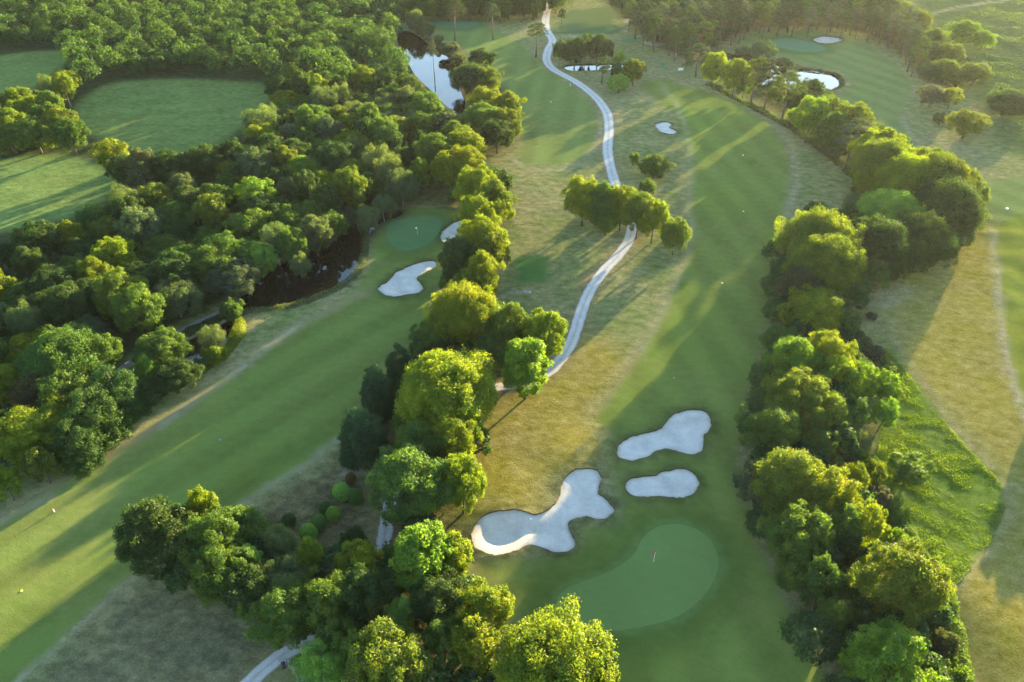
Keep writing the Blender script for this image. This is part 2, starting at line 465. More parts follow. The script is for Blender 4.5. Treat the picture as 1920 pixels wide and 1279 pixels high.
RIGHTBELT_PX = [(1300, 110), (1340, 140), (1420, 190), (1500, 235), (1560, 285), (1610, 350), (1570, 420), (1480, 470), (1450, 560), (1440, 640), (1400, 760), (1395, 880), (1420, 1000), (1475, 1100), (1530, 1240), (1560, 1340), (1800, 1340), (1780, 1200), (1765, 1110), (1700, 1030), (1650, 930), (1640, 800), (1665, 700), (1600, 600), (1660, 560), (1800, 480), (1830, 400), (1760, 330), (1650, 260), (1560, 200), (1460, 155), (1380, 115)]
CENTREROW_PX = [(860, 120), (905, 100), (975, 200), (965, 270), (925, 300), (960, 350), (960, 420), (930, 500), (940, 590), (1040, 620), (1050, 680), (1000, 770), (930, 770), (900, 880), (905, 950), (890, 1080), (960, 1150), (1150, 1290), (1150, 1360), (560, 1340), (620, 1220), (420, 1110), (300, 1080), (250, 980), (400, 950), (560, 1040), (680, 1040), (720, 1000), (690, 880), (640, 860), (680, 740), (780, 660), (830, 540), (850, 420), (730, 390), (800, 300), (850, 200)]
FARPINES_PX = [(1150, 20), (1190, 52), (1230, 84), (1290, 112), (1345, 88), (1390, 62), (1450, 52), (1560, 52), (1640, 70), (1690, 105), (1740, 150), (1800, 175), (1810, 120), (1770, 60), (1700, 10), (1640, -40), (1140, -40)]
TOPTREES_PX = [(700, -40), (1080, -40), (1060, 6), (1025, 14), (1010, 26), (940, 30), (900, 26), (800, 30), (770, 33), (700, 20)]
HEATH_PX = [(1700, -40), (2100, -40), (2100, 330), (1960, 300), (1870, 270), (1830, 200), (1800, 170), (1790, 120), (1760, 60)]

# pale dry strips and worn lines: (points, width m, colour, strength)
PALE = (.27, .25, .16); TAN = (.215, .19, .095); ORANGE = (.34, .19, .09); DIRT = (.36, .34, .31)
STROKES = [
    ([(-40, 1000), (40, 945), (150, 880), (300, 795), (430, 700), (510, 640), (600, 590), (690, 545)], 4.5, TAN, .75),
    ([(300, 800), (430, 708), (500, 655), (560, 610)], 2.0, PALE, .8),
    ([(-40, 985), (30, 965), (100, 930)], 2.0, PALE, .5),
    ([(20, 1290), (120, 1200), (200, 1125), (260, 1075)], 1.3, PALE, .75),
    ([(430, 960), (500, 915), (580, 865), (640, 820)], 2.2, PALE, .6),
    ([(960, 300), (1000, 318), (1055, 318), (1095, 300), (1122, 262), (1130, 228), (1126, 200), (1100, 170), (1060, 150)], 2.6, PALE, .7),
    ([(975, 270), (955, 240)], 2, PALE, .3),
    ([(1240, 155), (1262, 190), (1285, 240), (1295, 300), (1292, 380), (1298, 440), (1275, 510), (1240, 590), (1195, 660)], 2.4, PALE, .45),
    ([(1195, 660), (1160, 715), (1120, 770)], 2.2, TAN, .6),
    ([(1300, 150), (1400, 190), (1450, 225), (1480, 270), (1492, 330), (1480, 390), (1468, 450)], 2.8, PALE, .55),
    ([(1390, 175), (1470, 220), (1530, 270), (1580, 320)], 5, TAN, .55),
    ([(1862, 430), (1868, 520), (1878, 620), (1895, 700), (1925, 790)], 2.0, PALE, .85),
    ([(1600, 590), (1660, 625), (1700, 668), (1750, 745), (1800, 810), (1850, 862), (1888, 920), (1888, 970), (1850, 1040), (1790, 1110), (1760, 1150)], 1.6, TAN, .8),
    ([(1560, 580), (1600, 600), (1690, 600)], 1.2, PALE, .5),
    ([(1690, 220), (1720, 270), (1780, 305)], 2.2, PALE, .5),
    ([(1190, 445), (1165, 470), (1130, 500), (1100, 530)], 5, ORANGE, .5),
    ([(1010, 85), (985, 60), (1000, 38)], 9, TAN, .6),
    ([(995, 30), (1018, 30)], 3, ORANGE, .8),
    ([(1062, 68), (1100, 69), (1132, 67), (1146, 58), (1140, 48)], 2.2, DIRT, .7),
    ([(1152, 37), (1162, 40), (1172, 42), (1180, 38)], 3.0, DIRT, .9),
    ([(1172, 58), (1196, 68)], 2.0, DIRT, .6),
    ([(1203, 77), (1225, 84), (1236, 83)], 2.4, DIRT, .8),
    ([(640, 892), (655, 884), (680, 880)], 1.0, DIRT, .8),
    ([(985, 546), (996, 544)], 1.4, DIRT, .95),
    ([(940, 555), (965, 548), (985, 546)], .8, DIRT, .5),
    ([(940, 520), (946, 480)], 1.0, DIRT, .5),
    ([(1113, 454), (1120, 458)], 1.3, DIRT, .8),
    ([(862, 1000), (880, 1010), (868, 1030)], 3.0, TAN, .8),
    ([(815, 36), (842, 34)], 4, DIRT, .8),
    ([(898, 30), (903, 28)], 5, DIRT, .8),
    ([(725, 28), (748, 27)], 6, DIRT, .9),
    ([(1440, 84), (1470, 92), (1490, 98)], 1.6, PALE, .6),
    ([(1690, 545), (1650, 570)], 8, DIRT, .25),
    ([(1740, 30), (1770, 20), (1800, 14), (1850, 6), (1900, 0)], 3.5, PALE, .7),
]
PATHS = [
    ('gravel_path', 'pale gravel track winding up the middle of the course', M_PATH, 3.5,
     [(1024, -12), (1028, 10), (1023, 38), (1026, 58), (1036, 76), (1028, 94), (1025, 112), (1034, 127), (1058, 141), (1085, 156), (1115, 180), (1137, 210), (1142, 240), (1139, 280), (1145, 315), (1154, 345), (1166, 375), (1184, 415), (1180, 448), (1160, 478), (1130, 510), (1106, 545), (1093, 575), (1082, 610), (1070, 645), (1050, 676), (1030, 697), (985, 720), (930, 727), (870, 748), (800, 800), (755, 870), (735, 930), (728, 965), (716, 1030), (690, 1105), (640, 1165), (590, 1199), (540, 1222), (500, 1250), (455, 1292), (400, 1350)]),
    ('footpath', 'grey earth track through the trees beside the creek', M_PATH2, 1.7,
     [(440, 566), (410, 588), (372, 605), (330, 628), (285, 655), (245, 680), (215, 700)]),
]
PATCH_PX = [(555, 1270), (540, 1250), (520, 1240), (530, 1232), (552, 1245), (575, 1275), (580, 1300), (560, 1300)]

# ------------------------------------------------------------------ ground height
MOUNDS = [(1820, 1110, 9, .9), (1860, 1180, 10, .7), (1080, 860, 7, .8), (980, 940, 7, .6), (1180, 950, 8, .3), (1220, 800, 9, .3)]
MW = [(*at(a, b), r, h) for a, b, r, h in MOUNDS]
HUM = np.array([at(*p) for p in [(1800, 395), (2100, 395), (2150, 900), (1930, 800), (1890, 640), (1850, 520)]])
HEATHW = at_arr(HEATH_PX)


def height(X, Y):
    X = np.asarray(X, float); Y = np.asarray(Y, float)
    h = .30 * (vnoise(X, Y, 38, 1) - .5) + .16 * (vnoise(X, Y, 11, 2) - .5)
    for mx, my, r, a in MW:
        h = h + a * np.exp(-((X - mx) ** 2 + (Y - my) ** 2) / (r * r))
    P = np.stack([X.ravel(), Y.ravel()], 1)
    hm = (1 - sstep(-6, 3, sdist(P, HUM))).reshape(X.shape)
    h = h + hm * .9 * (vnoise(X, Y * 1.6, 6.5, 4) - .5)
    h2 = (1 - sstep(-8, 4, sdist(P, HEATHW))).reshape(X.shape)
    h = h + h2 * 1.9 * (vnoise(X, Y, 8, 5) - .4)
    return h


def hz(x, y):
    return float(height(np.array([x]), np.array([y]))[0])


def polyw(P, smooth=True, step=1.1):
    Q = at_arr(P)
    far = max(1.0, Q[:, 1].mean() / 170)
    return smooth_closed(Q, step * far) if smooth else resample(Q, step * far, True)


ponds = {k: polyw(v) for k, v in POND_PX.items()}
def ragged(P, a):
    d = np.roll(P, -1, 0) - np.roll(P, 1, 0); d /= np.linalg.norm(d, axis=1)[:, None]
    k = a * (vnoise(P[:, 0], P[:, 1], 1.3, 81) - .5) + a * .8 * (vnoise(P[:, 0], P[:, 1], .6, 82) - .5)
    return P + np.stack([d[:, 1], -d[:, 0]], 1) * k[:, None]


bunkers = [(n, l, ragged(polyw(p, True, .5), .38)) for n, l, p in BUNKER_PX]
greens = [(n, l, polyw(p, True, .9)) for n, l, p in GREEN_PX]
tees = [(n, l, polyw(p, False, .9)) for n, l, p in TEE_PX]
fairways = [(n, l, polyw(p, True, 1.6)) for n, l, p in FAIRWAY_PX]
meadows = [polyw(p, True, 2.5) for p in MEADOW_PX]
longgrass = polyw(LONGGRASS_PX, True, 1.0)

# grid points, denser near the camera
pts = []
y = 22.0
while y < 560:
    dy = .95 + .0052 * max(0, y - 60)
    half = .72 * y + 55
    n = int(2 * half / (dy * 1.1))
    xs = np.linspace(-half, half, n)
    pts.append(np.stack([xs + rng.uniform(-.3, .3, n) * dy, np.full(n, y) + rng.uniform(-.3, .3, n) * dy], 1))
    y += dy
g = np.arange(-3600, 3601, 300.0)
gx, gy = np.meshgrid(g, g); far = np.stack([gx.ravel(), gy.ravel()], 1)
far = far[~((far[:, 1] > -50) & (far[:, 1] < 650) & (np.abs(far[:, 0]) < 560))]
pts.append(far)
for _, _, b in bunkers:
    st = .55 * max(1, b[:, 1].mean() / 170)
    xs = np.arange(b[:, 0].min(), b[:, 0].max(), st); ys = np.arange(b[:, 1].min(), b[:, 1].max(), st)
    q = np.stack([a.ravel() for a in np.meshgrid(xs, ys)], 1) + rng.uniform(-.12, .12, (len(xs) * len(ys), 2))
    q = q[inside(q, b)]; q = q[segdist(q, b) > .3]
    pts.append(q)
GP = np.concatenate(pts)
# keep grid points off the outlines
bound = list(ponds.values()) + [b for _, _, b in bunkers] + [b for _, _, b in greens + tees] + [longgrass] + [b for _, _, b in fairways]
keep = np.ones(len(GP), bool)
for b in bound:
    keep &= segdist(GP, b, True, 3.0) > .22
GP = GP[keep]
V2 = [GP]; E = []; base = len(GP)
for b in bound:
    n = len(b); V2.append(b)
    E += [(base + i, base + (i + 1) % n) for i in range(n)]
    base += n
V2 = np.concatenate(V2)
r = delaunay_2d_cdt([Vector(p) for p in V2.tolist()], E, [], 0, 1e-4, False)
V2 = np.array([tuple(p) for p in r[0]]); TRI = np.array(r[2], np.int32)
# all faces up
a, b, c = V2[TRI[:, 0]], V2[TRI[:, 1]], V2[TRI[:, 2]]
cr = (b[:, 0] - a[:, 0]) * (c[:, 1] - a[:, 1]) - (b[:, 1] - a[:, 1]) * (c[:, 0] - a[:, 0])
TRI[cr < 0] = TRI[cr < 0][:, ::-1]
CEN = V2[TRI].mean(1)
Zg = height(V2[:, 0], V2[:, 1])

# flat playing surfaces: greens and tees level a little
for _, _, b in greens + tees:
    w = 1 - sstep(-2.0, 1.5, sdist(V2, b, 4.0))
    Zg = Zg * (1 - w) + w * (Zg[w > .5].mean() + .12 + .35 * (Zg - Zg[w > .5].mean()))
# raised rims round the bunkers, banks round the ponds
for _, _, b in bunkers:
    d = sdist(V2, b, 5.0)
    Zg += np.where(d > -.05, .28 * (1 - sstep(.2, 2.6, d)), 0)
for b in ponds.values():
    d = sdist(V2, b, 5.0)
    Zg = np.where(d > -.02, Zg * sstep(0, 3, d), Zg)


# ------------------------------------------------------------------ ground colour (what grows or lies there, plus sunlight painted into lit rough)
def paint(C, c, w):
    return C * (1 - w[:, None]) + np.array(c) * w[:, None]


X, Y = V2[:, 0], V2[:, 1]
C = np.tile(np.array([.128, .160, .048]), (len(V2), 1))
DRY = np.full(len(V2), .36)


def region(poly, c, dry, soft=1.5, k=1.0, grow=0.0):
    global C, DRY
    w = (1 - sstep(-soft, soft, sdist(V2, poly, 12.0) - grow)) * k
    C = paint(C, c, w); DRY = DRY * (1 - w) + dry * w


nz = vnoise(X, Y, 22, 11); nz2 = vnoise(X, Y, 7, 12)
C = paint(C, (.17, .165, .09), .5 * sstep(.45, .8, nz))
DRY += .35 * (nz2 - .5)
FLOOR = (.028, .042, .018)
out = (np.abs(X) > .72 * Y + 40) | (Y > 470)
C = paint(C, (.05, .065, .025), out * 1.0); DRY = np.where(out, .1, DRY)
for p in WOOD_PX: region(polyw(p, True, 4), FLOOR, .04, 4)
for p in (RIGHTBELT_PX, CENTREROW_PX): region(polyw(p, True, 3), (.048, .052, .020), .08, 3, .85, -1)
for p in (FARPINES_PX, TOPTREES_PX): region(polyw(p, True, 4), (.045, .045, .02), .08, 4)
region(polyw(HEATH_PX, True, 4), (.046, .082, .026), .05, 8)
gold = polyw([(1640, 520), (1720, 480), (1800, 430), (1990, 410), (2150, 900), (2200, 1340), (1800, 1340), (1770, 1150), (1888, 960), (1880, 890), (1700, 680)], True, 3)
region(gold, (.21, .185, .032), .25, 5)  # dry rough, with low sunlight painted in as a brighter, warmer colour
region(polyw([(880, 800), (960, 740), (1040, 690), (1090, 620), (1180, 680), (1120, 780), (1140, 860), (1050, 900), (1000, 970), (890, 970)], True, 2), (.205, .178, .030), .25, 5)  # sunlit dry slope: part of the sun's glow is put into its colour
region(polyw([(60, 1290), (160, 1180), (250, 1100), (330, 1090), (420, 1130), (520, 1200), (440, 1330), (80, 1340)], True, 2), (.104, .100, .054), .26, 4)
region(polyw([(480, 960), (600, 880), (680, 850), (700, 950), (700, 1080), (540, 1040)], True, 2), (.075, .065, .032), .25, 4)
for i, (_, _, b) in enumerate(fairways):
    d = sdist(V2, b, 12.0)
    col = [(.120, .166, .038), (.132, .180, .050), (.126, .170, .036), (.128, .180, .056), (.145, .176, .026)][i]
    w = 1 - sstep(-1.2, 1.0, d + 1.6 * (nz2 - .5))
    C = paint(C, col, w); DRY = DRY * (1 - w) + (.05 + .18 * (nz - .4)) * w
    ang = [.72, .15, -.16, -.5, .2][i]
    s = np.sin((X * math.cos(ang) - Y * math.sin(ang)) * 2 * math.pi / 9.5)
    C *= (1 + (w * .09 * np.clip(s * 2.2, -1, 1)))[:, None]
    ring = np.exp(-((d - 1.4) / 1.2) ** 2) * (.25 + .25 * nz2)
    C = paint(C, (.22, .195, .11), ring * (0.8 if i != 4 else .3))
# trampled and mottled patches on the fairways
C *= (1 + .10 * (vnoise(X, Y, 3.2, 21) - .5) + .12 * (vnoise(X, Y, 14, 22) - .5))[:, None]
for p in meadows: region(p, (.110, .165, .046), .05, 3)
mm = np.maximum.reduce([1 - sstep(-4, 0, sdist(V2, p)) for p in meadows])
C *= (1 + mm * .35 * (vnoise(X, Y * 1.7, 5.5, 31) - .5))[:, None]
region(longgrass, (.095, .155, .020), .10, .8)
# strips
for P, wid, c, k in STROKES:
    L = smooth_open(at_arr(P), 2.0)
    d = segdist(V2, L, False, 14.0)
    w = k * (1 - sstep(.25, 1.0, d / wid * 1.6)) * (.55 + .75 * vnoise(X, Y, 2.6, 41))
    C = paint(C, c, np.clip(w, 0, 1)); DRY *= 1 - np.clip(w, 0, 1) * .7
# worn verge of the gravel track
L = smooth_open(at_arr(PATHS[0][4]), 2.0)
d = segdist(V2, L, False, 14.0)
w = .6 * (1 - sstep(1.6, 4.2, d + 2.0 * (nz2 - .5)))
C = paint(C, (.20, .15, .075), w)
GCOL = [(.128, .198, .060), (.075, .155, .060), (.075, .17, .09), (.06, .14, .07)]
for i, (_, _, b) in enumerate(greens):
    d = sdist(V2, b, 12)
    ap = 1 - sstep(2.0, 7.0, d + 2 * (nz2 - .5)); C = paint(C, (.078, .120, .026), ap * .8); DRY *= 1 - ap * .85
    C = paint(C, (.040, .075, .024), np.exp(-((d - .35) / .45) ** 2) * .8)
    w = 1 - sstep(-.25, .25, d)
    C = paint(C, GCOL[i], w); DRY *= 1 - w
    s = np.sin((X * .8 + Y * .6) * 2 * math.pi / 3.4)
    C *= (1 + w * .02 * s)[:, None]
for i, (_, _, b) in enumerate(tees):
    d = sdist(V2, b, 12)
    w = 1 - sstep(-.4, .4, d + .5 * (nz2 - .5))
    C = paint(C, [(.052, .135, .032), (.075, .165, .075), (.075, .165, .08), (.10, .135, .05)][i], w); DRY *= 1 - w * .95
region(polyw([(1030, 62), (1150, 64), (1160, 45), (1080, 58)], True, 2), (.05, .11, .045), .02, 2)
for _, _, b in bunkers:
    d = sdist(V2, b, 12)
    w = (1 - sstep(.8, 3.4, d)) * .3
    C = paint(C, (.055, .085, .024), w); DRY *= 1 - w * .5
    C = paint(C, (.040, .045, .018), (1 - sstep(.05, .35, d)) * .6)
for b in ponds.values():
    d = sdist(V2, b, 12)
    C = paint(C, (.06, .06, .03), (1 - sstep(.2, 1.6, d)) * .8)
C = np.clip(C, .008, .6); DRY = np.clip(DRY, 0, 1)

# ------------------------------------------------------------------ cut the sheet into the pieces of the setting
owner = np.zeros(len(TRI), np.int32)               # 0 = rough
names = [('ground', 'rough grass of the golf course', M_TURF)]
for i, (n, l, b) in enumerate(fairways):
    owner[inside(CEN, b)] = len(names); names.append((n, l, M_MOWN))
owner[inside(CEN, longgrass)] = len(names); names.append(('meadow', 'uncut grass bank behind the tree belt', M_TURF))
for n, l, b in greens + tees:
    owner[inside(CEN, b)] = len(names); names.append((n, l, M_GREEN))
hole0 = len(names)
for n, l, b in bunkers:
    owner[inside(CEN, b)] = len(names); names.append((n, l, M_SAND))
for k, b in ponds.items():
    owner[inside(CEN, b)] = -1

skv, skf, skc = [], [], []


def submesh(sel, Z):
    t = TRI[sel]
    u, inv = np.unique(t, return_inverse=True)
    return u, inv.reshape(-1, 3)


for k, (n, l, m) in enumerate(names):
    sel = owner == k
    u, f = submesh(sel, Zg)
    if k >= hole0:
        b = bunkers[k - hole0][2]
        d = segdist(V2[u], b, True, 8.0)
        z = height(V2[u, 0], V2[u, 1]) + .02 - .75 * sstep(0, 4.5, d) + .25 * (vnoise(V2[u, 0], V2[u, 1], 5, 51) - .5) * sstep(0, 1, d)
        V = np.column_stack([V2[u], z])
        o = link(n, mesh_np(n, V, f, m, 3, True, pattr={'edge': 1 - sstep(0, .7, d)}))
    else:
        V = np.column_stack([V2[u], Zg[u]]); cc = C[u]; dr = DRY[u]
        gi = k - len(fairways) - 2
        if 0 <= gi < len(greens): cc = np.array(GCOL[gi]) * (1 + .10 * (vnoise(V2[u, 0], V2[u, 1], 6, 71)[:, None] - .5)); dr = dr * 0
        if k == 0:
            # turf lips of the bunkers and earth banks of the ponds hang from the rim of the ground sheet
            Vx, Fx, Cx, Dx = [V], [f], [cc], [dr]; nb = len(V)
            for kind, bl in (('b', [q for _, _, q in bunkers]), ('p', list(ponds.values()))):
                for q in bl:
                    nq = len(q)
                    # z of the rim = nearest sheet vertex
                    idx = [int(np.argmin(((V2 - p) ** 2).sum(1))) for p in q]
                    zt = Zg[idx]; zb = zt - (.42 if kind == 'b' else 1.2)
                    Vx.append(np.column_stack([q, zt])); Vx.append(np.column_stack([q * 1.0, zb]))
                    i0 = np.arange(nq); i1 = (i0 + 1) % nq
                    A, B, Cc, D = nb + i0, nb + i1, nb + nq + i1, nb + nq + i0
                    Fx.append(np.stack([A, Cc, B], 1)); Fx.append(np.stack([A, D, Cc], 1))
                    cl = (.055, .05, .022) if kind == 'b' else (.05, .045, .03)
                    Cx.append(np.tile(cl, (2 * nq, 1))); Dx.append(np.zeros(2 * nq)); nb += 2 * nq
            V, f, cc, dr = np.concatenate(Vx), np.concatenate(Fx), np.concatenate(Cx), np.concatenate(Dx)
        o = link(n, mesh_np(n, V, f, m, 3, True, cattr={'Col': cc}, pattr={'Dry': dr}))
    o['kind'] = 'structure'; o['label'] = l

WL = {'bright': 'long bright pond reflecting the sky beside the wood', 'dark': 'dark still pond under the wood edge', 'creek': 'narrow dark creek beyond the causeway of the pond',
      'stream': 'narrow stream glinting between trees above the dark pond', 'small': 'small bright pond behind tree trunks', 'far': 'far pond shining behind the row of pines'}
for k, b in ponds.items():
    f = [(0, i, (i + 1)) for i in range(1, len(b) - 1)]
    me = bpy.data.meshes.new('pond_water')
    bb = b.mean(0) + (b - b.mean(0)) * 1.004
    me.from_pydata([(p[0], p[1], -.38) for p in bb], [], [tuple(range(len(bb)))[::(1 if True else -1)]])
    me.update()
    if me.polygons[0].normal.z < 0: me.flip_normals()
    me.materials.append(M_WATER)
    o = link('pond_water', me); o['kind'] = 'structure'; o['label'] = WL[k]

for n, l, m, wid, P in PATHS:
    L = smooth_open(at_arr(P), 1.2)
    T = np.gradient(L, axis=0); T /= np.linalg.norm(T, axis=1)[:, None]
    N = np.stack([-T[:, 1], T[:, 0]], 1)
    K = 9; V, AC = [], []
    wv = (np.interp(L[:, 1], [70, 150, 250, 450], [1.25, 1.45, 1.85, 2.2]) if wid > 3 else wid * .55) * (1 + .07 * (vnoise(L[:, 0], L[:, 1], 9, 61) - .5))
    for k in range(K):
        s = -1 + 2 * k / (K - 1)
        q = L + N * (wv * s)[:, None]
        z = height(q[:, 0], q[:, 1]) + .045 - .05 * np.exp(-((abs(s) - .45) / .2) ** 2) - .035 * abs(s) ** 4 + .012
        V.append(np.column_stack([q, z])); AC.append(np.full(len(L), s))
    n_ = len(L); V = np.stack(V, 1).reshape(-1, 3); AC = np.stack(AC, 1).ravel()
    I = np.arange(n_ - 1)[:, None] * K + np.arange(K - 1)[None, :]
    I = I.ravel()
    f = np.stack([I, I + K, I + K + 1, I + 1], 1)
    # keep triangles facing up
    o = link(n, mesh_np(n, V, f, m, 4, True, pattr={'across': AC})); o['kind'] = 'structure'; o['label'] = l
    if o.data.polygons[0].normal.z < 0: o.data.flip_normals()
q = polyw(PATCH_PX, True, .6)
me = bpy.data.meshes.new('gravel_pad'); me.from_pydata([(p[0], p[1], hz(*p) + .06) for p in q], [], [tuple(range(len(q)))]); me.update()
if me.polygons[0].normal.z < 0: me.flip_normals()
me.materials.append(M_STONE); o = link('gravel_pad', me); o['kind'] = 'structure'; o['label'] = 'small gravel pad joining the track beside the planting bed'


# ------------------------------------------------------------------ crowns
def quads(P, N, size, g, asp=.62, upright=None):
    n = len(P)
    N = N / np.maximum(1e-6, np.linalg.norm(N, axis=1))[:, None]
    t = np.cross(N, g.normal(size=(n, 3)) if upright is None else upright)
    t /= np.maximum(1e-6, np.linalg.norm(t, axis=1))[:, None]
    b = np.cross(N, t)
    s = size[:, None]
    bend = N * s * .22
    V = np.stack([P - t * s * .5, P + b * s * asp * .5 - bend, P + t * s * .5, P - b * s * asp * .5 - bend], 1)
    return V


def sphere_pts(n, g, zmin=-1.0):
    z = g.uniform(zmin, 1, n); a = g.uniform(0, 2 * math.pi, n); r = np.sqrt(1 - z * z)
    return np.stack([r * np.cos(a), r * np.sin(a), z], 1)


def spread_dirs(n, g, zmin):
    """roughly even directions on a dome"""
    i = np.arange(n) + .5
    z = 1 - (1 - zmin) * i / n
    a = i * 2.399963 + g.uniform(0, 6)
    r = np.sqrt(np.maximum(0, 1 - z * z))
    return np.stack([r * np.cos(a), r * np.sin(a), z], 1) + g.normal(0, .12, (n, 3))


def leafy(name, clumps, n, size, g, mat, asp=.62, sub=8, subr=.42, shell=.24, up=.25, droop=0.0, tonevar=.30, flat=1.0):
    """clumps: list of (centre, radius, outward dir). Leaves on the outer side of sub-clumps."""
    SC, SR, SD, ST = [], [], [], []
    for c, r, d in clumps:
        d = d / max(1e-6, np.linalg.norm(d))
        q = sphere_pts(sub * 3, g)
        q = q[(q @ d) > -.35][:sub]
        for v in q:
            v = v * np.array([1, 1, flat])
            SC.append(c + v * r * .72 * (1.4 if g.random() < .28 else 1)); SR.append(r * subr * g.uniform(.75, 1.25)); SD.append(v * .6 + d); ST.append(g.normal(0, tonevar))
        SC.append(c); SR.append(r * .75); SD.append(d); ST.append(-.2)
    SC = np.array(SC); SR = np.array(SR); SD = np.array(SD); ST = np.array(ST)
    p = SR ** 2; p /= p.sum()
    k = g.choice(len(SC), n, p=p)
    d = sphere_pts(n, g)
    sd = SD[k] / np.linalg.norm(SD[k], axis=1)[:, None]
    flip = (d * sd).sum(1) < -.25
    d[flip] *= -1
    rad = SR[k] * (1 + g.normal(0, shell, n))
    P = SC[k] + d * rad[:, None] * np.array([1, 1, flat])
    if droop: P[:, 2] -= droop * np.abs(g.normal(0, 1, n)) * SR[k]
    N = d + g.normal(0, .5, (n, 3)); N[:, 2] += up
    V = quads(P, N, size * g.uniform(.6, 1.35, n), g, asp)
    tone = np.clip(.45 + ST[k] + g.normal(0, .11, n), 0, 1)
    V = V.reshape(-1, 3)
    return V, np.arange(n * 4, dtype=np.int32).reshape(-1, 4), tone


CROWN = {}      # kind -> list of dicts(mesh, trunk, W, Ht)


def branches(mb, base_r, h_trunk, tips, lean=(0, 0)):
    top = (lean[0], lean[1], h_trunk)
    mb.tube([(0, 0, -.3), (lean[0] * .3, lean[1] * .3, h_trunk * .4), top], [base_r * 1.25, base_r * .95, base_r * .75], 8)
    for t in tips:
        m = [(top[i] * .55 + t[i] * .45) + (.12 * h_trunk if i == 2 else 0) for i in range(3)]
        mb.tube([(top[0], top[1], h_trunk * .92), m, t], [base_r * .5, base_r * .3, base_r * .1], 5)


def broad(seed, Wd, Ht, clear, n, size, nc, name='crown', top=0.0, mat=None, irregular=.14, rc=(.21, .33), **kw):
    g = np.random.default_rng(seed)
    R0 = Wd / 2; hc = (Ht - clear) / 2; zc = clear + hc
    cl = []
    for d in spread_dirs(nc, g, -.62):
        d = d / np.linalg.norm(d)
        r = Wd * g.uniform(*rc) * .62
        k = 1 - top * max(0, d[2])
        rr = (1 + g.normal(0, irregular))
        # rounder top, tucked in underside
        c = np.array([d[0] * (R0 - r * .8) * rr * (1 if d[2] > -.2 else .88), d[1] * (R0 - r * .8) * rr * (1 if d[2] > -.2 else .88), zc + d[2] * (hc - r * .8) * (1 + g.normal(0, .06))])
        cl.append((c, r, d + np.array([0, 0, .25])))
    for j in range(max(3, nc // 5)):
        q = sphere_pts(1, g)[0] * .4
        cl.append((np.array([q[0] * R0, q[1] * R0, zc + q[2] * hc]), Wd * .2, np.array([0, 0, 1.0])))
    V, Fq, tone = leafy(name, cl, n, size, g, mat, **kw)
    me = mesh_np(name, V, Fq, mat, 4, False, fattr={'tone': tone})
    mb = MB(); br = max(.14, Wd * .026)
    tips = [(c[0] * .8, c[1] * .8, c[2] - r * .2) for c, r, d in cl[::max(1, nc // 7)]]
    branches(mb, br, clear + hc * .5, tips, (g.normal(0, .2), g.normal(0, .2)))
    return dict(crown=me, mb=mb, W=Wd, H=Ht)


def finish(kind, d, bark, smooth=True):
    d['trunk'] = d['mb'].mesh('trunk', bark, smooth); CROWN.setdefault(kind, []).append(d)


for s in range(2): finish('oakL', broad(100 + s, 18, 14, 1.2, 100000, .37, 76, mat=M_LEAF, sub=11, subr=.36, irregular=.18, rc=(.15, .28)), M_BARK)
for s in range(4): finish('oakM', broad(110 + s, 10, 12, 1.6, 32000, .30, 40, mat=M_LEAF, sub=10, subr=.37, irregular=.22, rc=(.15, .28)), M_BARK)
for s in range(3): finish('oakS', broad(120 + s, 6, 8, 1.0, 9500, .29, 16, mat=M_LEAF, sub=7, irregular=.2), M_BARK)
for s in range(2): finish('ash', broad(130 + s, 10, 13, 2.0, 15000, .40, 30, mat=M_LEAF, sub=8, irregular=.22, rc=(.18, .28), shell=.24), M_BARKPALE)
for s in range(2): finish('willow', broad(140 + s, 9, 10, .6, 21000, .34, 24, mat=M_LEAF, asp=.3, sub=8, shell=.2, droop=.5, irregular=.1), M_BARKPALE)
for s in range(2): finish('lime', broad(150 + s, 8, 14, .9, 21000, .40, 34, mat=M_LEAF, top=.3, sub=7, irregular=.14, rc=(.22, .3)), M_BARK)
for s in range(3): finish('shrub', broad(160 + s, 4, 3, .15, 5000, .24, 12, mat=M_LEAF, sub=7, irregular=.16), M_BARK)


def round_bush(seed):
    g = np.random.default_rng(seed); n = 5200
    d = sphere_pts(n, g, -.9)
    lump = 1 + .05 * np.sin(d[:, 0] * 5 + 1) * np.cos(d[:, 1] * 6) + .04 * np.sin(d[:, 2] * 9 + seed)
    P = d * lump[:, None] * (1.35 + g.normal(0, .05, n))[:, None] * np.array([1, 1, .95]); P[:, 2] += 1.32
    V = quads(P, d + g.normal(0, .5, (n, 3)), .17 * g.uniform(.6, 1.3, n), g)
    me = mesh_np('foliage', V.reshape(-1, 3), np.arange(n * 4).reshape(-1, 4), M_LEAF, 4, fattr={'tone': np.clip(.5 + g.normal(0, .25, n), 0, 1)})
    mb = MB(); mb.tube([(0, 0, -.2), (0, 0, .5), (.03, 0, 1.4)], [.11, .09, .06], 7)
    for k in range(5):
        a = k * 1.256
        mb.tube([(0, 0, .4), (.5 * math.cos(a), .5 * math.sin(a), 1.0), (.8 * math.cos(a), .8 * math.sin(a), 1.6)], [.06, .04, .02], 5)
    return dict(crown=me, mb=mb, W=2.7, H=2.65)


for s in range(2): finish('round', round_bush(170 + s), M_BARK)


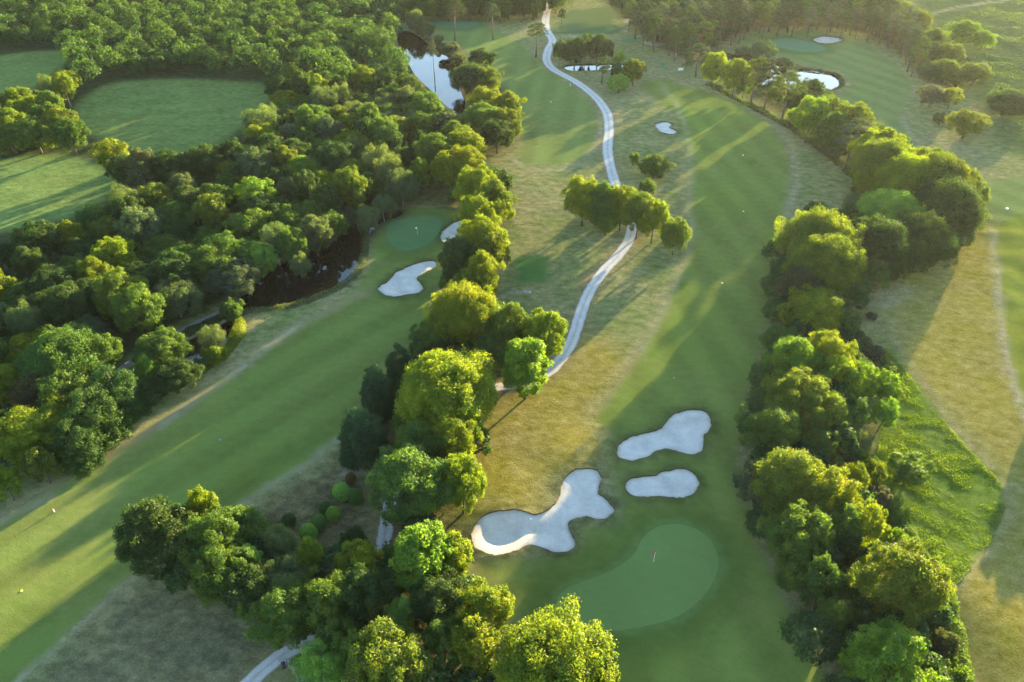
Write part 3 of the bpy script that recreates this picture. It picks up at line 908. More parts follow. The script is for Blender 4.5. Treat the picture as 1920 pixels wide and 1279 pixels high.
def pine(seed, Wd, Ht, n, size, low=.55):
    g = np.random.default_rng(seed)
    lean = g.normal(0, .5, 2)
    cl, mb = [], MB()
    mb.tube([(0, 0, -.3), (lean[0] * .3, lean[1] * .3, Ht * .35), (lean[0], lean[1], Ht * .9)], [Ht * .021, Ht * .016, Ht * .007], 8)
    for k in range(17):
        z = Ht * (low + (1 - low) * (k + .5) / 17)
        f = (z / Ht - low) / (1 - low)
        reach = Wd / 2 * (.55 + .6 * math.sin(math.pi * min(1, f * .75 + .2))) * g.uniform(.5, 1.0) * (1 if f < .85 else .55)
        a = k * 2.4 + g.uniform(-.5, .5)
        c = np.array([lean[0] * z / Ht + reach * math.cos(a) * .8, lean[1] * z / Ht + reach * math.sin(a) * .8, z])
        cl.append((c, Wd * g.uniform(.15, .23), np.array([math.cos(a) * .4, math.sin(a) * .4, 1])))
        mb.tube([(lean[0] * z / Ht, lean[1] * z / Ht, z - .05 * Ht), tuple(c)], [Ht * .006, Ht * .002], 5)
    V, Fq, tone = leafy('crown', cl, n, size, g, M_NEEDLE, asp=.28, sub=7, shell=.25, up=.5, flat=.62)
    me = mesh_np('crown', V, Fq, M_NEEDLE, 4, fattr={'tone': tone})
    return dict(crown=me, mb=mb, W=Wd, H=Ht)


for s in range(4): finish('pine', pine(180 + s, 7.5, 15, 11000, .42, .42 if s % 2 else .5), M_PINEBARK)
for s in range(2): finish('tallpine', pine(190 + s, 7.5, 19, 6500, .42, .68), M_PINEBARK)


def cypress(seed, Wd, Ht, n, size):
    g = np.random.default_rng(seed); cl = []
    nl = 8
    for k in range(nl):
        f = (k + .3) / nl; z = Ht * (.05 + .9 * f)
        rr = Wd / 2 * math.sqrt(max(.02, 1 - f ** 1.8)) * .86
        m = max(1, int(9 * (1 - f) + 1))
        for j in range(m):
            a = 2 * math.pi * (j + .5 * (k % 2)) / m + g.normal(0, .15)
            q = rr * g.uniform(.85, 1.05) * (0 if m == 1 else .8)
            cl.append((np.array([q * math.cos(a), q * math.sin(a), z]), Wd * .15, np.array([math.cos(a), math.sin(a), .7])))
    V, Fq, tone = leafy('crown', cl, n, size, g, M_NEEDLE, asp=.34, sub=8, shell=.28, up=.0)
    me = mesh_np('crown', V, Fq, M_NEEDLE, 4, fattr={'tone': tone})
    mb = MB(); mb.tube([(0, 0, -.3), (0, 0, Ht * .5), (0, 0, Ht * .93)], [Wd * .03, Wd * .02, .03], 8)
    return dict(crown=me, mb=mb, W=Wd, H=Ht)


for s in range(2): finish('cypress', cypress(200 + s, 8, 11, 36000, .32), M_BARK)


def bare(seed):
    g = np.random.default_rng(seed); mb = MB()
    mb.tube([(0, 0, -.3), (.1, 0, 4), (.2, .1, 8)], [.2, .15, .08], 7)
    for k in range(16):
        z = 2.5 + k * .4; a = k * 2.4; q = g.uniform(1.2, 2.6)
        mb.tube([(.1, 0, z), (q * .6 * math.cos(a), q * .6 * math.sin(a), z + 1.0), (q * math.cos(a), q * math.sin(a), z + 2.2)], [.07, .045, .015], 4)
    cl = [(np.array([g.normal(0, 1.2), g.normal(0, 1.2), g.uniform(4, 9)]), .8, np.array([0, 0, 1.0])) for k in range(14)]
    V, Fq, tone = leafy('crown', cl, 1500, .3, g, M_NEEDLE, asp=.2)
    return dict(crown=mesh_np('crown', V, Fq, M_NEEDLE, 4, fattr={'tone': tone}), mb=mb, W=5, H=10)


finish('bare', bare(210), M_BARKPALE)

PAL = dict(y=(.135, .182, .013), g=(.072, .130, .026), d=(.038, .074, .023), b=(.115, .200, .022), w=(.085, .125, .068), o=(.096, .138, .020), p=(.050, .082, .033),
           c=(.028, .075, .034), r=(.12, .10, .045), v=(.06, .082, .05), k=(.16, .28, .06), m=(.05, .04, .018), s=(.10, .11, .085), l=(.085, .145, .014), h=(.038, .082, .018), j=(.20, .36, .08), i=(.10, .20, .06), n=(.055, .115, .04), t=(.044, .090, .030))
NAME = dict(oak='broadleaf_tree', ash='ash_tree', willow='willow_tree', lime='lime_tree', shrub='shrub', round='clipped_bush', pine='pine_tree', tallpine='pine_tree', cypress='conifer_tree', bare='bare_tree')
CAT = dict(broadleaf_tree='tree', ash_tree='tree', willow_tree='tree', lime_tree='tree', shrub='shrub', clipped_bush='bush', pine_tree='pine tree', conifer_tree='conifer', bare_tree='tree')
PLACED = []      # x, y, radius
trng = random.Random(5)


def plant(sp, col, x, y, w, h, label, group=None):
    """one tree with its trunk and crown, crown width w, total height h (metres)"""
    kind = sp
    if sp == 'oak': kind = 'oakL' if w > 13 else 'oakM' if w > 7 else 'oakS'
    v = trng.choice(CROWN[kind])
    z = hz(x, y)
    t = thing(NAME[sp], label, CAT[NAME[sp]], (x, y, z), trng.uniform(0, 6.28), group)
    a, b = w / v['W'], h / v['H']
    t.scale = (a, a * trng.uniform(.93, 1.07), b)
    base = PAL[col]; j = trng.uniform(.86, 1.16); hue = trng.uniform(-.10, .10)
    cc = (base[0] * j * (1 + hue), base[1] * j, base[2] * j * (1 - hue))
    link('foliage' if sp in ('shrub', 'round') else 'crown', v['crown'], t, color=cc)
    link('stem' if sp in ('shrub', 'round') else 'trunk', v['trunk'], t)
    PLACED.append((x, y, w / 2))
    return t


def plant_px(sp, col, px, py, wpx, h, label, group=None):
    """crown centre and crown width as seen in the photo"""
    zc = h * (.78 if sp == 'tallpine' else .68 if sp == 'pine' else .55)
    x, y = at(px, py, zc)
    d = y * CP - (zc - H) * SP
    return plant(sp, col, x, y, wpx * d / F, h, label, group)


# --- trees picked out one by one: species, leaf colour, crown centre and width in photo pixels, height in metres | what singles it out
HAND = '''
oak d 902 113 46 9 | dark compact tree at the far tip of the row by the bright pond
oak d 884 148 66 11 | dark green tree over the near bank of the bright pond
oak o 914 152 54 11 | olive tree directly behind the dark tree on the bright pond bank
oak y 912 194 66 12 | yellow topped tree where the bright pond ends
oak y 955 200 46 11 | gold edged tree facing the curved fairway level with the pond end
oak o 950 232 60 11 | olive tree bulging onto the curved fairway
oak g 903 226 70 12 | rounded mid green tree below the pond end
oak d 932 254 58 11 | dark shaded tree at the lower corner of the pond end clump
oak o 855 260 58 12 | pale olive tree crowning the clump below the bright pond
oak y 874 277 66 12 | yellow green tree beside the mown end of the curved fairway
oak g 814 288 68 13 | tall green tree with bare trunks above the pond green
oak y 868 314 78 14 | brightest golden oak standing over the pond green
oak y 838 322 56 12 | golden tree tucked against the brightest oak above the pond green
willow w 753 350 64 11 | silver green willow between the pond green and the wood
lime b 786 326 38 10 | slim fresh green tree beside the silver willow
oak d 942 345 36 9 | small dark tree on the fairway side of the row opposite the track
oak y 896 358 74 15.2 | yellow tree in the row above the hidden sand bunker
oak o 926 386 68 15.2 | olive tree bulging toward the dry grass level with the pond green
oak y 898 410 68 15.2 | golden tree hanging over the hidden sand bunker
oak y 908 454 80 15.2 | wide yellow tree beside the pond green bunker
oak o 920 478 54 14.0 | olive tree beside the square tee box
oak d 862 490 70 14.0 | dark green tree facing the shoe shaped bunker
oak y 906 516 58 12.7 | yellow crown beside the lower edge of the square tee box
oak o 880 539 52 11.4 | olive crown just above the broad oak of the row
shrub g 843 528 40 5 | low green shrub between row and shoe shaped bunker
oak y 868 597 118 14.8 | broad yellow oak in the middle of the row
oak g 832 628 78 11 | shaded green tree below the broad yellow oak
oak g 790 634 44 8 | small green tree pushing out onto the long shaded fairway
oak o 950 619 78 13.7 | olive tree between the broad oak and the round golden tree
oak y 1018 631 80 12.5 | round golden tree touching the gravel track
oak g 922 662 70 9 | low shaded tree behind the bright lime tree
lime b 985 692 88 14 | bright lime green tree in front of the round golden tree
cypress c 748 684 58 11 | highest of three dark conifers beside the giant oak
cypress c 706 728 74 12 | middle dark conifer of the three beside the giant oak
cypress c 678 806 98 11 | lowest dark conifer of the three at the fairway edge
oak y 836 742 188 14.4 | giant domed oak with golden top above the dark conifers gap
oak g 770 790 64 8 | shaded green tree at the foot of the giant oak
oak y 850 836 86 12 | glowing yellow tree directly below the giant oak
oak g 788 842 96 11 | green crown squeezed between conifer and glowing yellow tree
oak g 772 908 150 13 | wide green tree above the gap of the gravel track
oak y 866 912 84 12 | yellow tree facing the dry slope above the lobed bunker
lime b 792 1052 112 15 | tallest bright green tree rising by the track gap
oak y 852 1052 78 11 | yellow green tree at the sunlit end of the lobed bunker
oak y 676 1062 78 10 | small yellow crowned tree below the clipped bushes
shrub d 662 1018 54 4 | dark shrub beside the track gap and clipped bushes
oak d 686 1122 100 11 | dark shaded tree below the yellow crowned tree
oak k 756 1158 66 9 | round fresh green tree in front of the tallest bright tree
oak d 824 1138 98 11 | dark tree behind the round fresh green tree
oak y 902 1150 104 11 | yellow tree at the lower end of the lobed bunker
oak y 890 1216 96 11 | yellow tree below toward the bottom of the row
oak o 728 1246 146 12 | wide olive oak at the bottom edge of the photograph
oak g 832 1210 80 10 | green tree between the two wide oaks at the bottom edge
oak y 1042 1258 214 12 | largest oak beside the near green at the bottom edge
oak o 1124 1268 84 9 | olive oak leaning toward the near green from the largest oak
oak d 292 1008 118 14 | big dark oak standing out alone on the shaded fairway edge
oak y 384 956 62 11 | golden crown right behind the big dark oak
oak g 402 1018 104 12 | green tree with a golden flank beside the big dark oak
oak g 452 990 72 9 | small dull green tree toward the clipped bushes
oak g 412 1076 100 11 | shaded tree below the green tree with golden flank
willow w 522 1022 68 8 | grey green bushy tree next to the clipped bushes
oak y 580 1050 62 9 | small tree with pale yellow top near the clipped bushes
lime k 468 1062 56 9 | fresh green narrow tree amid the shaded clump
oak d 476 1108 88 10 | dark green tree at the edge of the bare shaded ground
willow w 536 1094 96 10 | grey green tree in the middle of the shaded clump
oak g 528 1152 112 10 | wide shaded tree above the lower track bend
oak g 614 1136 100 11 | mid green tree between the clump and the yellow crowned tree
oak g 636 1190 76 9 | green tree beside the lower track bend
willow k 600 1250 96 8 | weeping fresh green tree beside the planting bed
oak y 52 815 132 10 | rounded golden tree at the edge by the long shaded fairway
oak o 78 872 66 8 | olive tree in front of the rounded golden tree
oak y 8 905 56 8 | yellow bush like tree cut by the photograph edge
cypress h 212 728 104 12 | broadest of the dense hedge conifers nearest the creek
cypress h 168 772 112 12 | middle dense conifer of the fairway hedge
cypress h 138 826 90 10 | lowest dense conifer of the fairway hedge
cypress b 276 692 56 8 | yellow tipped small conifer beside the hedge conifers
oak g 304 656 84 9 | green tree at the end of the creek with a lit edge
oak d 330 706 74 7 | dark low tree against the fairway beside the creek
oak d 284 736 56 6 | dark low tree below the yellow tipped conifer
willow w 398 636 48 7 | slender grey tree growing in the creek
shrub y 402 664 46 4 | sunlit yellow shrub under the slender creek tree
shrub w 366 690 36 3 | grey shrub at the creek tip
shrub g 436 582 44 5 | rounded shrub on the causeway at the pond head
oak g 122 674 150 11 | wide green tree with lit crests beyond the creek track
oak g 186 666 76 10 | green tree between the wide crested tree and the track
oak r 66 738 72 8 | reddish tinged tree above the rounded golden tree
oak k 486 488 64 9 | smooth pale green tree leaning over the dark pond
oak v 436 525 88 9 | grey green rounded tree at the head of the dark pond
oak g 400 500 96 11 | large green tree behind the grey rounded pond tree
oak g 425 480 90 11 | bluish green tree above the large pond head tree
oak o 226 555 94 12 | golden domed tree deep in the wood above the creek track
willow w 516 452 60 12 | tall silver tree hanging over the middle of the dark pond
oak g 550 462 56 11 | dark green tree between the silver trees of the dark pond
willow w 562 494 40 7 | drooping grey tree whose branches touch the dark pond
oak w 590 440 62 11 | broad bluish tree behind the dark pond
oak g 626 424 52 8 | green tree above the narrow end of the dark pond
oak v 652 408 44 6 | grey green tree by the last bend of the dark pond
willow w 690 408 44 8 | low grey willow at the stream mouth
shrub w 682 425 26 4 | small grey shrub between stream and pond green
willow w 718 388 44 8 | rounded willow above the stream mouth
oak y 1094 376 74 14 | golden tree at the end of the trackside clump with forked trunk
oak g 1128 384 66 13 | olive tree second from the forked golden tree
oak g 1137 414 42 8 | small green tree under the trackside clump
oak y 1166 388 68 13 | tall golden tree where the track passes under the clump
oak o 1198 402 66 13 | golden tree just past the track in the clump
oak y 1226 414 54 12 | yellow tree next to last in the trackside clump
oak o 1266 442 54 10 | separate last tree of the trackside clump by the fairway
oak g 1228 312 56 7 | flat dark tree alone in dry grass above the trackside clump
shrub g 1190 298 18 4 | slim small shrub near the lone flat dark tree
oak g 1214 354 36 6 | small round tree right behind the trackside clump
oak d 1048 97 26 11 | slim dark tree at the track end of the small pond
oak d 1078 95 46 12 | broad dark tree in front of the small pond
oak d 1098 84 26 11 | dark narrow tree between the broad trees at the small pond
oak d 1121 90 38 12 | dark tree with split trunk at the small pond
oak d 1140 96 26 9 | dark tree at the middle of the small pond bank
pine g 1130 124 28 10 | upright pine in front of the small pond
oak b 1160 112 22 8 | bright yellow green small tree behind the small pond
oak g 1156 132 22 7 | little tree at the end of the small pond
oak y 1188 134 36 10 | gold topped tree past the end of the small pond
oak k 1160 156 38 7 | pale green round tree below the small pond
tallpine p 1006 58 36 14 | leaning tall pine beside the gravel track
tallpine p 850 20 34 17 | tallest bare trunked pine in front of the far green
tallpine p 924 24 30 15 | bare trunked pine alone on the far fairway
tallpine p 812 96 20 16 | thin pine rising across the bright pond
pine g 1053 27 14 8 | tiny pine on the edge of the raised tee platform
willow w 780 38 36 11 | pointed willow at the head of the bright pond
willow w 796 54 40 7 | bushy willow on the far bank of the bright pond
shrub w 822 75 20 4 | small shrub on the far bank of the bright pond
shrub v 842 92 42 5 | spreading grey shrub along the bright pond bank
shrub v 858 112 30 4 | low grey shrub near the bare bank of the bright pond
bare s 1296 68 30 10 | leafless grey tree at the start of the pine row
pine p 1310 103 48 13 | bluish pine at the start of the row by the far pond
oak y 1343 131 51 13.9 | yellow tree first of the row before the far pond
oak y 1380 142 46 13.9 | golden round tree silhouetted on the far pond
pine o 1417 140 49 16 | straight pine with visible trunk before the far pond
pine p 1444 148 46 16 | pine next to the straight pine before the far pond
pine p 1482 132 39 10 | separate small pine against the shining far pond
pine o 1478 168 51 16 | yellowish pine in the row below the far pond
oak d 1520 178 61 11.3 | dark bushy tree at the far pond corner
oak b 1520 223 66 15.1 | brightest yellow green tree of the far row
oak o 1556 217 51 13.9 | olive tree behind the brightest of the far row
oak g 1560 248 59 13.9 | green tree on the fairway side of the far row
oak o 1596 233 71 15.1 | brown olive tree in the middle of the far row
pine w 1600 256 54 16 | grey pine on the fairway side of the far row
oak y 1658 285 66 15.1 | yellow tree on the pond side of the far row
oak y 1632 288 68 15.1 | yellow green tree below the grey pine
oak o 1656 313 98 16.4 | rounded olive yellow tree lower in the far row
oak y 1708 317 71 15.1 | golden tree on the outer side of the lower far row
oak o 1748 319 56 13.9 | small dark gold tree at the outer corner of the far row
oak y 1698 345 105 16.4 | wide golden tree above the huge dark tree
oak o 1754 341 105 16.4 | wide olive tree above the huge dark tree
oak y 1640 343 68 11.3 | low yellow tree on the inside of the far row
oak o 1798 352 72 12 | olive tree at the outer shoulder of the huge dark tree
oak d 1772 388 132 15 | huge dark tree with glowing rim at the end of the far row
oak o 1828 372 46 10 | small rim lit tree beside the huge dark tree
willow w 1604 384 46 8 | grey green tree at the top of the thick belt
shrub r 1608 358 24 4 | purple flowering shrub above the thick belt
willow w 1570 404 34 5 | low grey shrubby tree at the fairway corner of the belt
oak k 1664 402 112 13 | large pale green tree in front of the huge dark tree
oak d 1600 420 66 10 | dark green tree at the top corner of the thick belt
oak d 1646 462 126 14 | large dark green tree at the top of the thick belt
oak d 1724 452 108 13 | dark tree below the huge dark tree casting long shadows
oak o 1532 456 120 16 | olive topped tree first on the fairway side of the belt
oak o 1542 502 130 16 | big dark olive tree second on the fairway side of the belt
oak d 1468 513 54 10 | small dark tree protruding onto the fairway
oak v 1496 545 74 13 | grey brown tree in a dip of the belt
oak y 1526 588 106 12 | golden topped tree alone in the waist of the belt
oak g 1468 644 70 8 | low green tree on the fairway side below the waist
oak b 1488 686 104 12 | lime green tree below the waist of the belt
oak y 1550 668 84 12 | yellow tree beside the lime green one in the belt
oak y 1566 706 62 11 | yellow crown between the lime green and meadow side trees
oak b 1608 722 68 11 | lime tree toward the uncut grass bank
oak b 1658 730 58 9 | outermost lime green tree by the uncut grass
oak b 1656 778 56 8 | small lime green tree jutting into the uncut grass
oak g 1598 780 66 9 | shaded green tree behind the jutting lime tree
oak o 1496 752 112 12 | bronze topped tree in the middle of the belt
oak o 1534 782 96 11 | bronze yellow tree facing the uncut grass
oak g 1448 812 102 11 | dark green tree bulging toward the peanut bunker
willow w 1606 826 56 7 | grey green shrubby tree in the belt shade
oak g 1540 838 70 9 | green tree below the bronze trees
oak v 1424 906 78 10 | grey green tree opposite the bean shaped bunker
oak o 1482 912 132 13 | large golden tree opposite the bean shaped bunker
oak y 1552 934 108 12 | yellow tree behind the large golden tree
oak y 1600 900 48 8 | small yellow tree on the grass side of the large golden tree
oak y 1618 984 72 11 | tall golden edge tree below the pale shrub
oak g 1498 1012 116 12 | wide green tree facing the near green
oak g 1572 996 76 11 | green tree behind the wide tree facing the near green
oak g 1488 1070 68 9 | low green tree facing the flag of the near green
oak g 1540 1096 76 11 | green tree below the wide tree facing the near green
oak d 1590 1044 54 9 | dark tree in the gap before the domed tree
shrub b 1678 1018 48 5 | bright green bush on top of the domed tree
oak o 1684 1098 142 14 | great domed tree with dark face beside the uncut grass
oak y 1742 1092 54 9 | golden edge tree on the flank of the domed tree
oak y 1616 1082 48 9 | narrow lit tree beside the dark face of the domed tree
oak g 1560 1162 70 9 | green tree with a lit tip below the domed tree
oak d 1612 1188 78 8 | dark spreading tree below the dark face of the domed tree
oak d 1574 1218 66 8 | dark tree just above the bottom lime tree
oak b 1660 1252 156 12 | broad lime green tree at the bottom edge of the belt
shrub v 1764 1212 58 5 | grey green bush at the golden rough edge
shrub g 1732 1208 40 4 | small bush between the domed tree and the golden rough
shrub g 1782 1268 60 5 | bush at the bottom corner of the belt
shrub y 1634 884 48 5 | straw coloured shrub beside the uncut grass
shrub s 1648 930 44 4 | pale flowering shrub beside the uncut grass
shrub g 1614 868 54 5 | green shrub on the grass side of the belt
shrub g 1708 880 80 4 | broad scrubby bush standing in the uncut grass
shrub v 1606 640 46 4 | upper grey heather bush on the shaded bank
shrub v 1632 662 54 4 | wide grey heather bush on the shaded bank
shrub v 1590 672 42 4 | grey heather bush against the yellow trees
shrub g 1658 690 40 3 | green heather bush at the head of the uncut grass
shrub s 1634 593 20 2 | pale bush at the corner of the shaded dirt
willow w 1430 92 44 9 | rounded willow by the far pond beside the far green
shrub w 1394 98 30 4 | low shrub on the far pond bank next to the willow
shrub w 1470 116 26 3 | low shrub on the far pond bank below the green
oak d 1500 196 48 11 | dark tree filling the row just below the far pond
oak o 1454 172 38 9 | low olive tree between the pond side pines
oak g 1396 162 34 8 | low green tree under the pond side pines
oak b 1808 62 52 11 | domed tree with glowing rim alone on the heath
oak b 1846 76 36 8 | smaller rim lit tree beside the heath dome
oak o 1828 140 60 8 | ragged tree on the heath below the domes
shrub o 1795 150 40 5 | lit bush beside the ragged heath tree
oak s 1748 180 44 8 | pale blossomy bush tree beside the hazy fairway
oak y 1784 182 34 8 | yellow green tree behind the pale blossomy one
shrub w 1764 222 28 4 | small round bush beside the isolated ball shaped tree
oak y 1814 232 62 9 | isolated ball shaped tree on the hazy fairway edge
oak d 1896 190 70 9 | dark tree with lit ridge at the photograph edge
oak o 1682 26 58 12 | far tall tree starting the hazy hedge row
oak o 1714 42 56 12 | second far tree of the hazy hedge row
oak o 1752 78 52 11 | hazy tree with lit tip in the hedge row
oak d 1726 66 46 10 | dark hazy tree inside the hedge row
oak d 1742 98 46 10 | dark hazy tree in the lower hedge row
oak o 1780 104 48 10 | pale tipped tree on the heath side of the hedge row
oak o 1774 132 52 9 | pale tree near the lower end of the hedge row
oak d 1746 134 44 8 | dark bushy tree at the lower end of the hedge row
round r 657 896 19 2.2 | brown clipped bush nearest the bare gravel scrape
round j 640 922 32 3.2 | largest bright green clipped ball bush
round i 666 931 28 3.0 | blue green clipped bush beside the largest ball bush
round n 611 953 25 2.6 | dark clipped bush behind the middle ball bush
round j 625 963 27 2.8 | bright clipped ball bush in the middle pair
round i 597 980 30 3.0 | dull green clipped bush of the lowest pair
round j 578 998 32 3.2 | bright clipped ball bush at the low end of the line
round n 541 975 25 2.5 | dark clipped bush standing apart from the pairs
shrub y 565 1231 11 1.2 | tiny yellow shrub in the planting bed
'''
for ln in HAND.strip().splitlines():
    a, lab = ln.split('|'); t = a.split()
    plant_px(t[0], t[1], float(t[2]), float(t[3]), float(t[4]), float(t[5]), lab.strip(), 'clipped bushes below the track' if t[0] == 'round' else None)

# trees just beyond the frame, whose shadows fall into it
for px, py, w, h in ((2005, 705, 9, 10.5), (2040, 765, 8, 9)):
    x, y = at(px, py); plant('oak', 'g', x, y, w, h, 'green tree standing outside beyond the golden rough', 'trees beyond the golden rough')

# --- the woods: trees that nothing in the photo tells apart
fieldpx = [np.array(p, float) for p in MEADOW_PX] + [np.array(v, float) for v in POND_PX.values()]
pathw = [smooth_open(at_arr(P), 2.0) for _, _, _, _, P in PATHS]


def scatter(poly_px, n, spacing, zc, g, avoid=True, clear=.9):
    poly = np.array(poly_px, float)
    w = at_arr(np.clip(poly, -200, 2200), zc)
    lo, hi = w.min(0), w.max(0)
    Q = g.uniform(lo, hi, (n, 2))
    px, py, dz = pix(Q[:, 0], Q[:, 1], np.full(n, zc))
    ok = inside(np.stack([px, py], 1), poly)
    Q, px, py, dz = Q[ok], px[ok], py[ok], dz[ok]
    rp = spacing * .55 * F / dz
    bad = np.zeros(len(Q), bool)
    for fp in fieldpx:
        for k in range(9):
            a = k * math.pi / 4; q = 0 if k == 8 else 1
            bad |= inside(np.stack([px + rp * q * math.cos(a), py + rp * q * math.sin(a) * .8], 1), fp)
    for b in ponds.values(): bad |= sdist(Q, b, 8) < 1.0
    for b in meadows: bad |= sdist(Q, b, 8) < 1.0
    for pw in pathw: bad |= segdist(Q, pw, False, 6) < 4.0
    Q = Q[~bad]
    H_ = [(x, y, r) for x, y, r in PLACED]
    HX = np.array(H_)
    acc = []
    for q in Q:
        if len(HX) and ((HX[:, 0] - q[0]) ** 2 + (HX[:, 1] - q[1]) ** 2 < ((HX[:, 2] + spacing * .5) * clear) ** 2).any(): continue
        if acc and (np.sum((np.array(acc) - q) ** 2, 1) < spacing ** 2).any(): continue
        acc.append(q)
    return np.array(acc)


g9 = np.random.default_rng(99)
ZONES = [
    ('low', 'leafy tree in the thick wood on the far bank of the dark pond and creek', 'wood beside the dark pond'),
    ('mid', 'leafy tree in the wood between the round meadow and the dark pond', 'wood below the round meadow'),
    ('up', 'leafy tree in the wood between the round meadow and the bright pond', 'wood beside the bright pond'),
    ('hedge', 'tree in the tall hedge line between the small fields', 'hedge lines between the fields'),
    ('top', 'distant tree of the wood behind the round meadow', 'wood behind the round meadow'),
]
Q = scatter(WOOD_PX[0], 60000, 6.9, 6.5, g9)
px, py, dz = pix(Q[:, 0], Q[:, 1], np.full(len(Q), 6.5))
order = np.argsort(dz)
NEAR = 255
stuff_trees = []
for n_, i in enumerate(order):
    x, y = Q[i]; u, v = px[i], py[i]
    z = 'top' if v < 145 else 'hedge' if (u < 215 and v < 330) else 'low' if v > 430 or (v > 360 and u < 330) else 'up' if (u > 500 and v < 290) else 'mid'
    sp = trng.choices(['oak', 'ash', 'willow', 'lime'], [.68, .17, .12, .03])[0]
    col = trng.choices('gydowbv', [.30, .14, .28, .12, .11, .01, .04])[0]
    if z == 'hedge': col = trng.choice('yog')
    if sp == 'willow': col = 'w'
    w = trng.uniform(6.6, 11.6); h = trng.uniform(7.5, 13.8) * (.92 if v > 500 else 1)
    if n_ < NEAR and -60 < u < 1980 and z != 'top':
        zz = [q for q in ZONES if q[0] == z][0]
        plant(sp, col, x, y, w, h, zz[1], zz[2])
    else:
        if -70 < u < 1990 and v > -22: stuff_trees.append((x, y, w, h, col))

# smaller trees closing the belts between the big crowns
BELT = [(1440, 480), (1520, 400), (1600, 380), (1760, 340), (1840, 380), (1800, 440), (1740, 480), (1680, 500), (1600, 540), (1590, 640), (1640, 740), (1630, 860), (1620, 900), (1690, 1010), (1750, 1090), (1760, 1200), (1790, 1340), (1570, 1340), (1520, 1200), (1460, 1060), (1410, 930), (1400, 800), (1430, 700), (1470, 600)]
ROW = [(1500, 205), (1530, 190), (1610, 230), (1690, 275), (1770, 310), (1800, 360), (1740, 400), (1680, 350), (1600, 300), (1530, 250)]
MIDROW = [(830, 270), (890, 290), (940, 340), (940, 400), (920, 480), (900, 560), (960, 600), (980, 640), (960, 690), (905, 720), (890, 800), (860, 940), (840, 1040), (890, 1150), (1000, 1290), (660, 1290), (640, 1180), (540, 1160), (420, 1090), (330, 1060), (330, 960), (420, 970), (480, 1030), (620, 1050), (760, 1030), (740, 900), (740, 790), (770, 690), (842, 560), (880, 460), (895, 400), (830, 320)]
fill_trees = []
for P_, hh in ((BELT, (5.5, 8.5)), (ROW, (7, 9.5)), (MIDROW, (4.5, 7))):
    Q = scatter(P_, 9000, 5.2, 5, g9, True, .66)
    for x, y in Q: fill_trees.append((x, y, trng.uniform(5.5, 7.5), trng.uniform(*hh), trng.choice('gggdoy')))

# pines of the hazy forest edge: the front ranks one by one, the rest as one mass
Q = scatter([(1150, -40), (1155, 10), (1195, 40), (1235, 66), (1292, 84), (1320, 70), (1380, 45), (1450, 33), (1560, 33), (1650, 45), (1700, 80), (1735, 120), (1690, 20), (1640, -40)], 12000, 5.6, 9, g9)
px, py, dz = pix(Q[:, 0], Q[:, 1], np.full(len(Q), 9.0))
stuff_pines = []
for n_, i in enumerate(np.argsort(dz)):
    x, y = Q[i]; h = trng.uniform(12, 16.5)
    if n_ < 85 and py[i] > -5: plant('pine', trng.choice('ppgw'), x, y, trng.uniform(5.5, 8), h, 'hazy pine along the forest edge behind the far green', 'pines of the hazy forest edge')
    elif py[i] > -26: stuff_pines.append((x, y, trng.uniform(6, 8), h, 'p'))
# dark trees across the top
Q = scatter([(700, -40), (1075, -40), (1058, -2), (1020, 6), (940, 12), (900, 8), (800, 10), (770, 14), (720, 4)], 6000, 6.5, 8, g9)
for x, y in Q:
    u, v, _ = pix(np.array([x]), np.array([y]), np.array([8.0]))
    if v[0] > -25: plant('oak', trng.choice('dggd'), x, y, trng.uniform(8, 10.5), trng.uniform(11, 15), 'dark tree in the distant belt beyond the bright pond and tall pines', 'distant belt beyond the bright pond')


# one mass for what lies beyond
def mass(name, label, lst, n, size, mat, seed, conif=False):
    g = np.random.default_rng(seed); Vs, Ts = [], []
    for x, y, w, h, col in lst:
        nc = 24
        d = spread_dirs(nc, g, -.3); d /= np.linalg.norm(d, axis=1)[:, None]
        R0 = w / 2; z0 = h * .56; hc = h * .44
        if conif: z0 = h * .66; hc = h * .32
        cen = d * np.array([R0 * .78, R0 * .78, hc * .82]) * g.uniform(.75, 1.15, (nc, 1)) + np.array([x, y, z0])
        k = g.integers(0, nc, n)
        dd = sphere_pts(n, g); fl = (dd * d[k]).sum(1) < -.2; dd[fl] *= -1
        P = cen[k] + dd * (w * .145 * (1 + g.normal(0, .2, n)))[:, None]
        Vs.append(quads(P, dd + g.normal(0, .5, (n, 3)) + np.array([0, 0, .25]), size * g.uniform(.6, 1.4, n), g).reshape(-1, 3))
        t0 = {'y': .4, 'o': .3, 'b': .45, 'w': .1, 'd': -.45, 'g': -.1, 'v': -.1, 'p': 0}[col] + g.normal(0, .12)
        Ts.append(np.clip(.42 + t0 + g.normal(0, .2, nc)[k] + g.normal(0, .12, n), 0, 1))
    V = np.concatenate(Vs); T = np.concatenate(Ts)
    o = link(name, mesh_np(name, V, np.arange(len(V)).reshape(-1, 4), mat, 4, fattr={'tone': T}), color=PAL['p'] if conif else PAL['t'])
    o['kind'] = 'stuff'; o['label'] = label
    return o


def hz_fast(x, y): return 0.0


if stuff_trees: mass('far_wood', 'far canopy of the wood running back behind the meadow', stuff_trees, 1080, .70, M_LEAF, 301)
mass('understorey', 'low green growth closing the gaps of the tree belts', fill_trees, 1900, .53, M_LEAF, 303)
if stuff_pines: mass('pine_forest', 'hazy pine forest filling the distance', stuff_pines, 900, .8, M_NEEDLE, 302, True)


